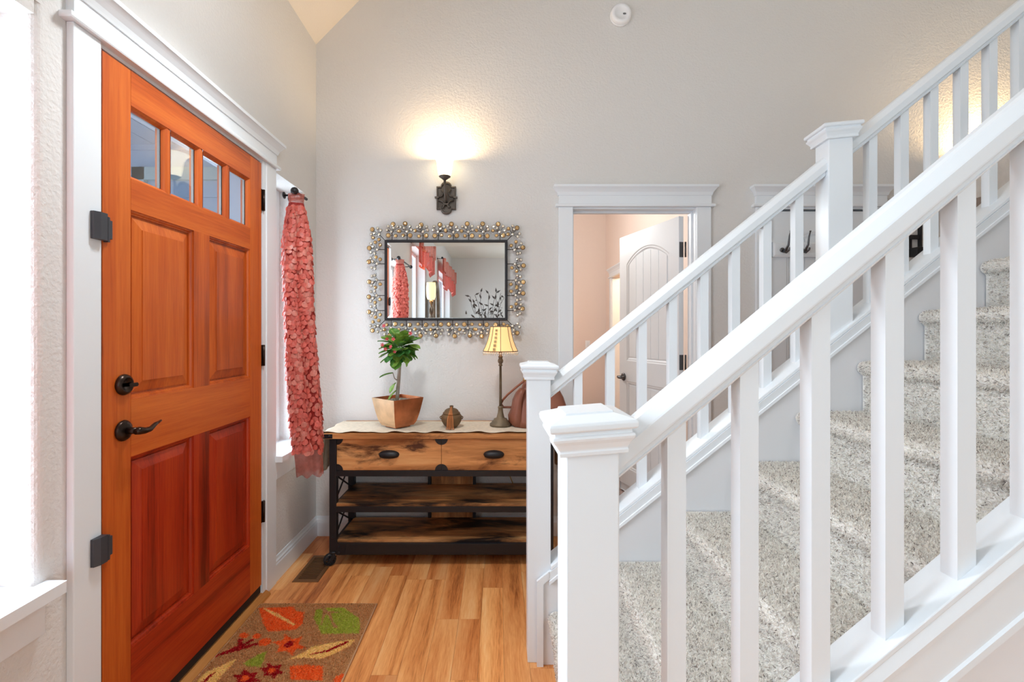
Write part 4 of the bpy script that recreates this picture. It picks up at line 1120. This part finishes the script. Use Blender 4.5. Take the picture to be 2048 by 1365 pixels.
# ------------------------------------------------------------------ curtains of coral petals
def petal_mesh(mat):
    m_ = MB(); n = 10; r = .0165
    m_.add([(0, -.002, -r)] + [(r * math.sin(2 * PI * k / n), .004 * math.sin(2 * PI * k / n) ** 2, -r + r * math.cos(2 * PI * k / n)) for k in range(n)], [(0, 1 + k, 1 + (k + 1) % n) for k in range(n)], 0, False)
    return m_
PM = [petal_mesh(0).mesh('petal', M[k], fix=False) for k in ('coral', 'coral', 'coral_pale')]
def curtain_shape(top, bot, z0, z1, wid):
    """closed, folded section at every height: returns f(angle, t)"""
    def f(a, t):
        z = z1 + (z0 - z1) * t
        cx = top[0] + (bot[0] - top[0]) * max(t, 0) ** 1.5; cy = top[1] + (bot[1] - top[1]) * t
        w = wid * (.62 + .38 * min(1, max(t, 0) / .12)) * (1 + .30 * math.sin(PI * min(1, max(t, 0)) * .80)) * (.96 + .04 * math.sin(t * 11))
        da = (a + 1.12 + .18 * math.sin(t * 5) + PI) % (2 * PI) - PI
        fold = 1.06 + .10 * math.cos(3 * a + .5 + t * .9) + .05 * math.cos(7 * a + t * 5) - .42 * math.exp(-(da / .34) ** 2) * min(1, .35 + 2 * max(t, 0))
        return Vector((cx + w * .5 * fold * math.cos(a), cy + w * .40 * fold * math.sin(a), z))
    return f
def make_curtain(label, top, bot, z0, z1, wid, singles, cam_dir):
    t = thing('petal_curtain', label, 'curtain', (top[0], top[1], z1))
    f = curtain_shape(top, bot, z0, z1, wid)
    na = 36
    hem = .905
    part('backing', MB().rings([[f(2 * PI * k / na, u_ * hem) for k in range(na)] for u_ in np.linspace(0, 1, 26)], smooth=True, caps=False), M['coral_deep'], t)
    part('sheer_hem', MB().rings([[f(2 * PI * k / na, hem - .03 + u_ * (1.03 - hem)) + Vector((0, 0, .008 * math.sin(k * 1.1) if u_ > .9 else 0)) for k in range(na)] for u_ in np.linspace(0, 1, 5)], smooth=True, caps=False), M['coral_sheer'], t)
    part('header', MB().rings([[f(2 * PI * k / na, -.002) * (1) + Vector((0, 0, .0 + .045 * u_)) + (Vector((f(2 * PI * k / na, 0).x - top[0], f(2 * PI * k / na, 0).y - top[1], 0)) * (.1 * u_)) for k in range(na)] for u_ in np.linspace(0, 1, 3)], smooth=True, caps=False), M['coral_sheer'], t)
    P = []
    rows = int((z1 - z0) * hem / .0235)
    for r in range(rows):
        u_ = (r + .6) / rows * hem
        for k in range(20):
            a = 2 * PI * (k + .5 * (r % 2) + rnd.uniform(-.22, .22)) / 20
            p = f(a, u_ + rnd.uniform(-.004, .004)); dz = f(a + .05, u_) - f(a - .05, u_); nn = Vector((dz.y, -dz.x, 0)).normalized()
            P.append((nn.dot(cam_dir(p)), p + nn * .002, nn))
    P.sort(key=lambda q_: -q_[0])
    rest = MB()
    for i, (s_, p, nn) in enumerate(P):
        yaw = math.atan2(nn.x, -nn.y) + rnd.uniform(-.35, .35); tilt = rnd.uniform(-.35, .05)
        sc = rnd.uniform(.85, 1.12)
        if i < singles:
            inst('petal', rnd.choice(PM), t, p, (tilt, 0, yaw), (sc, sc, sc))
        else:
            pm = petal_mesh(0).xf(Matrix.Translation(p) @ Matrix.Rotation(yaw, 4, 'Z') @ Matrix.Rotation(tilt, 4, 'X') @ Matrix.Scale(sc, 4)); rest.add(pm.v, pm.f)
    o_ = inst('petals', rest.mesh('petals', M['coral'], (top[0], top[1], z1), fix=False), t, (top[0], top[1], z1)); o_['kind'] = 'stuff'
    return t
def rod(label, y0, y1, z, x=XW + .075, ends=(1, 1)):
    t = thing('curtain_rod', label, 'rod', (x, (y0 + y1) / 2, z))
    part('pole', MB().tube([(x, y0, z), (x, y1, z)], .008, 10), M['iron'], t)
    for y, s in ((y0, -1), (y1, 1)):
        if ends[0 if s < 0 else 1]:
            part('finial', MB().lathe([(.008, 0), (.012, .004), (.012, .008), (.007, .010), (.018, .016), (.021, .026), (.016, .038), (.005, .044), (.001, .045)] if s > 0 else [(.008, 0), (.012, -.004), (.012, -.008), (.007, -.010), (.018, -.016), (.021, -.026), (.016, -.038), (.005, -.044), (.001, -.045)], (x, y, z), 16, axis='y'), M['iron'], t)
        yy = y - s * .03
        part('bracket', MB().tube([(x, yy, z), (x - .03, yy, z - .006), (XW + .004, yy, z - .006)], .005, 6).lathe([(.018, 0), (.018, .005), (.001, .006)], (XW, yy, z - .006), 14, axis='x'), M['iron'], t)
    return t
rod('black curtain rod above the narrow window beside the entrance door', 2.475, 2.60, 2.004, XW + .082, (1, 0))
make_curtain('coral curtain of round petals gathered beside the entrance door', (-1.062, 2.470), (-.980, 2.455), .530, 1.945, .112, 300, lambda p: (Vector((0, 0, CAMH)) - p).normalized())
rod('black curtain rod above the wide window nearest the camera', .20, .84, 2.055, XW + .085)
make_curtain('coral petal curtain of the window nearest the camera, seen in the mirror', (-1.062, .800), (-1.050, .855), .585, 2.000, .130, 0, lambda p: Vector((1, 0, 0)))

# ------------------------------------------------------------------ living room things seen in the mirror
def valance(label, y0, y1, z, drop_):
    t = thing('valance', label, 'valance', (XW + .1, (y0 + y1) / 2, z))
    def fn(u_, v_):
        y = y0 + (y1 - y0) * u_
        return (XW + .10 + .028 * math.sin(u_ * 28) + .012 * math.sin(u_ * 61), y, z + .01 - v_ * (drop_ + .05 * math.sin(u_ * 9) + .03 * math.sin(u_ * 31)))
    solid(part('fabric', sheet(fn, 80, 8), M['coral'], t), .003)
    def fn2(u_, v_):
        a = fn(u_, v_ * .5); return (a[0] + .018, a[1], a[2])
    solid(part('top_layer', sheet(fn2, 80, 5), M['coral_pale'], t), .003)
    return t
valance('wide coral valance over the first living room window, seen in the mirror', -.30, -1.60, 2.60, .42); rod('black rod of the wide coral valance, seen in the mirror', -1.66, -.24, 2.60, XW + .10)
valance('coral valance over the second living room window, seen in the mirror', -2.9, -5.2, 2.64, .50); rod('black rod of the second coral valance, seen in the mirror', -5.26, -2.86, 2.64, XW + .10)
fl = thing('floor_lamp', 'floor lamp with twisted pole and glowing shade, seen in the mirror', 'lamp', (-.93, -.62, 0))
part('base', MB().lathe([(.001, 0), (.14, 0), (.14, .02), (.05, .04), (.02, .07)], (-.93, -.62, 0), 24), M['carvedwood'], fl)
for ph in (0, PI): part('twisted_pole', MB().tube([(-.93 + .016 * math.cos(ph + z * 22), -.62 + .016 * math.sin(ph + z * 22), z) for z in np.linspace(.05, 1.70, 90)], .015, 7), M['carvedwood'], fl)
part('shade', MB().lathe([(.048, 1.72), (.062, 1.76), (.066, 1.88), (.060, 1.95), (.058, 1.95), (.063, 1.88), (.059, 1.76), (.046, 1.72)], (-.93, -.62, 0), 28, caps=False), M['room_shade'], fl)
part('bulb', MB().lathe([(.01, 1.70), (.024, 1.78), (.024, 1.84), (.001, 1.87)], (-.93, -.62, 0), 12), M['room_shade'], fl)
point('floor_lamp_light', (-.93, -.62, 1.84), 5, WARM, .05)
am = thing('arched_mirror', 'tall arched mirror in a carved grey wooden frame, seen in the wall mirror', 'mirror', (-.98, -1.55, 0))
def arch(ins, x):
    h0, h1, w = 0.0 + ins, 1.62, .33 - ins
    return [(x, -1.55 - w, h0), (x, -1.55 + w, h0)] + [(x, -1.55 + w * math.cos(a), h1 + (.46 - ins) * math.sin(a)) for a in np.linspace(0, PI, 21)]
part('frame', MB().rings([arch(0, -1.02), arch(0, -.98), arch(.02, -.96), arch(.11, -.965), arch(.13, -.985)], caps=False), M['carvedwood'], am)
gm = MB(); gm.add(arch(.13, -.985), [list(range(23))]); part('glass', gm, M['mirror'], am)
part('back_board', MB().prism([(p[1], p[2]) for p in arch(.01, 0)], 'x', -1.03, -1.02), M['carvedwood'], am)
vs = thing('twig_vase', 'dark vase with tall metal twigs, seen in the mirror', 'vase', (-.2, -2.2, 0))
part('vase', MB().lathe([(.001, 0), (.10, 0), (.14, .15), (.15, .40), (.09, .70), (.07, .80), (.09, .84), (.08, .84), (.06, .80), (.001, .78)], (-.2, -2.2, 0), 24), M['twig'], vs)
tw = MB(); lv = MB()
for k in range(17):
    x1 = -.55 + .052 * k + rnd.uniform(-.05, .05); y1 = -2.2 + rnd.uniform(-.2, .2); zt = rnd.uniform(1.55, 1.98)
    path = [Vector((-.2, -2.2, .78)).lerp(Vector((x1, y1, zt)), q_) + Vector((rnd.uniform(-.02, .02), 0, .05 * math.sin(PI * q_))) for q_ in np.linspace(0, 1, 7)]
    tw.tube(path, .004, 5)
    for j_ in range(6):
        p = path[3].lerp(path[6], j_ / 5); d = Vector((rnd.uniform(-1, 1), rnd.uniform(-.4, .4), rnd.uniform(0, 1))).normalized(); s_ = d.cross(Vector((0, 1, 0))).normalized()
        lv.add([p, p + d * .04 + s_ * .016, p + d * .095, p + d * .04 - s_ * .016], [(0, 1, 2, 3)])
part('twigs', tw, M['twig'], vs); part('metal_leaves', lv, M['twig'], vs, kind='stuff')

# ------------------------------------------------------------------ floor register and rug
vx0, vx1, vy0, vy1 = -1.052, -.918, 2.392, 2.675
vt = thing('floor_register', 'brown metal floor vent register by the left wall', 'vent', ((vx0 + vx1) / 2, (vy0 + vy1) / 2, 0))
L = [[(vx0 + i, vy0 + i, z), (vx1 - i, vy0 + i, z), (vx1 - i, vy1 - i, z), (vx0 + i, vy1 - i, z)] for i, z in ((0, .0002), (.002, .004), (.020, .005), (.022, .0015))]
part('frame', MB().rings(L, caps=False), M['brownvent'], vt)
part('dark_well', MB().box(vx0 + .02, vx1 - .02, vy0 + .02, vy1 - .02, .0003, .0010), M['black'], vt)
n = 16
for k in range(n):
    y = vy0 + .024 + (vy1 - vy0 - .048) * k / (n - 1)
    part('louver', MB().box(vx0 + .021, vx1 - .021, y - .0034, y + .0034, .0015, .0042), M['brownvent'], vt)

RX0, RX1, RY0, RY1 = -1.103, -.568, 1.33, 2.19
rg = thing('accent_rug', 'brown tufted rug with orange, red and green leaves and flowers before the door', 'rug', ((RX0 + RX1) / 2, (RY0 + RY1) / 2, 0))
part('rug_base', MB().box(RX0, RX1, RY0, RY1, .0005, .009), M['rugback'], rg, .002)
bt = MB()
bt.tube([(RX0, RY0, .006), (RX1, RY0, .006), (RX1, RY1, .006), (RX0, RY1, .006), (RX0, RY0, .006)], .004, 6); part('binding', bt, plain('tan_rug_binding', S(196, 152, 112), .9), rg)
def zp(pts, ox=320, oy=1130, k=4.4522): return [on_floor(ox + x / k, oy + y / k, .012) for x, y in pts]
def inpoly(P, poly):
    x, y = P[:, 0], P[:, 1]; r = np.zeros(len(P), bool); n_ = len(poly)
    for i in range(n_):
        (x1, y1), (x2, y2) = poly[i], poly[(i + 1) % n_]
        c = ((y1 > y) != (y2 > y)); t_ = (x2 - x1) * (y - y1) / ((y2 - y1) if abs(y2 - y1) > 1e-12 else 1e-12) + x1
        r ^= c & (x < t_)
    return r
BR, OR, RD, CR, GR = S(186, 138, 92), S(240, 104, 46), S(160, 22, 30), S(250, 200, 126), S(162, 170, 66)
def star(cx, cy, r0, r1, n_=6, sx=1.25):
    return [(cx + sx * (r0 if k % 2 else r1) * math.cos(PI * k / n_ + .3), cy + .8 * (r0 if k % 2 else r1) * math.sin(PI * k / n_ + .3)) for k in range(2 * n_)]
def ell(cx, cy, a, b, rot=0): return [(cx + a * math.cos(t) * math.cos(rot) - b * math.sin(t) * math.sin(rot), cy + a * math.cos(t) * math.sin(rot) + b * math.sin(t) * math.cos(rot)) for t in np.linspace(0, 2 * PI, 17)[:-1]]
SH = [
 (OR, [(880, 385), (1190, 372), (1210, 410), (1285, 420), (1270, 520), (1215, 575), (960, 595), (915, 510)]),
 (CR, [(915, 392), (945, 388), (1060, 440), (1205, 528), (1190, 542), (1020, 452)]),
 (GR, [(1390, 395), (1450, 392), (1430, 560), (1470, 440), (1500, 450), (1545, 560), (1780, 560), (1770, 610), (1440, 615), (1370, 480)]),
 (GR, [(1470, 385), (1640, 380), (1700, 430), (1770, 470), (1785, 560), (1600, 580), (1540, 500), (1520, 430), (1640, 420), (1500, 415)]),
 (RD, [(455, 832), (560, 775), (690, 720), (690, 660), (735, 655), (735, 705), (830, 655), (840, 672), (760, 715), (870, 692), (880, 708), (720, 760), (600, 790)]),
 (OR, ell(745, 628, 40, 26)), (OR, ell(862, 635, 40, 24, -.2)), (OR, ell(932, 687, 58, 34, -.25)),
 (OR, star(1150, 712, 66, 128)), (RD, ell(1146, 706, 48, 26, -.45)),
 (CR, [(1130, 842), (1240, 800), (1345, 735), (1480, 700), (1745, 660), (1700, 715), (1560, 790), (1420, 838), (1300, 826)]),
 (RD, [(1340, 800), (1350, 790), (1490, 755), (1670, 675), (1680, 690), (1500, 772)]),
 (GR, [(735, 880), (800, 840), (950, 765), (930, 830), (900, 910), (800, 905)]),
 (CR, [(325, 1040), (400, 960), (560, 890), (680, 835), (640, 890), (560, 975), (500, 1046), (420, 1075), (330, 1075)]),
 (RD, [(365, 1046), (430, 990), (515, 940), (450, 1000), (390, 1060)]),
 (RD, star(772, 1010, 60, 110)), (OR, ell(758, 1010, 42, 24, -.3)), (RD, star(996, 942, 52, 96)), (OR, ell(992, 940, 34, 22, -.3)),
 (OR, [(1155, 900), (1300, 888), (1450, 900), (1450, 1030), (1160, 1020)]),
 (OR, [(1560, 995), (1650, 960), (1660, 1040), (1540, 1060)]),
 (GR, [(700, 1150), (900, 1120), (960, 1250), (760, 1280)]), (OR, star(1200, 1250, 80, 150)), (CR, ell(500, 1350, 200, 60, -.5)), (RD, star(1450, 1300, 60, 120)),
]
def rug_col(P):
    c_ = np.tile(np.array(BR), (len(P), 1)); j_ = P[:, :2] + np.random.normal(0, .0016, (len(P), 2))
    for c, poly in SH: c_[inpoly(j_, zp(poly))] = c
    return c_
gx, gy = 200, 320
X_, Y_ = np.meshgrid(np.linspace(RX0 + .002, RX1 - .002, gx), np.linspace(RY0 + .002, RY1 - .002, gy))
gp = np.stack([X_.ravel(), Y_.ravel(), .0095 + np.random.uniform(-.0009, .0009, gx * gy)], 1)
gc = rug_col(gp) * np.random.uniform(.82, 1.1, (gx * gy, 1))
me = bpy.data.meshes.new('woven_top')
idx = np.arange(gx * gy).reshape(gy, gx)
qd = np.stack([idx[:-1, :-1], idx[:-1, 1:], idx[1:, 1:], idx[1:, :-1]], -1).reshape(-1, 4)
me.from_pydata((gp - np.array([(RX0 + RX1) / 2, (RY0 + RY1) / 2, 0])).tolist(), [], qd.tolist())
ca = me.color_attributes.new('Col', 'FLOAT_COLOR', 'POINT'); ca.data.foreach_set('color', np.concatenate([gc, np.ones((len(gc), 1))], 1).ravel())
m_, nt, n, l, p = newmat('patterned_rug_top'); a = n.new('ShaderNodeAttribute'); a.attribute_name = 'Col'; l.new(a.outputs['Color'], p.inputs['Base Color']); p.inputs['Roughness'].default_value = .95; p.inputs['Specular IOR Level'].default_value = .1
me.materials.append(m_); me.update()
inst('woven_top', me, rg, rg.location)
N = 45000
pts = np.stack([np.random.uniform(RX0 + .003, RX1 - .003, N), np.random.uniform(RY0 + .003, RY1 - .003, N), np.full(N, .0090)], 1)
col = np.tile(np.array(BR), (N, 1)); jit = pts[:, :2] + np.random.normal(0, .0018, (N, 2))
for c, poly in SH: col[inpoly(jit, zp(poly))] = c
col *= np.random.uniform(.88, 1.22, (N, 1)); col /= np.maximum(1, col.max(1) / .95)[:, None]; col[np.random.rand(N) < .03] *= .45
pile('rug_pile', pts, np.tile(np.array([0, 0, 1.0]), (N, 1)), np.minimum(col * 1.35, .95), .0055, .0026, 1.0, rg, (RX0, RY0, 0))

# shared groups of the repeats
for o in list(COL.objects):
    if o.parent is None and 'category' in o and 'group' not in o:
        g = {'curtain_rod': 'black curtain rods', 'petal_curtain': 'coral petal curtains', 'valance': 'coral window valances', 'stair_railing': 'white banisters of the stairs'}.get(o.name.split('.')[0])
        if g: o['group'] = g
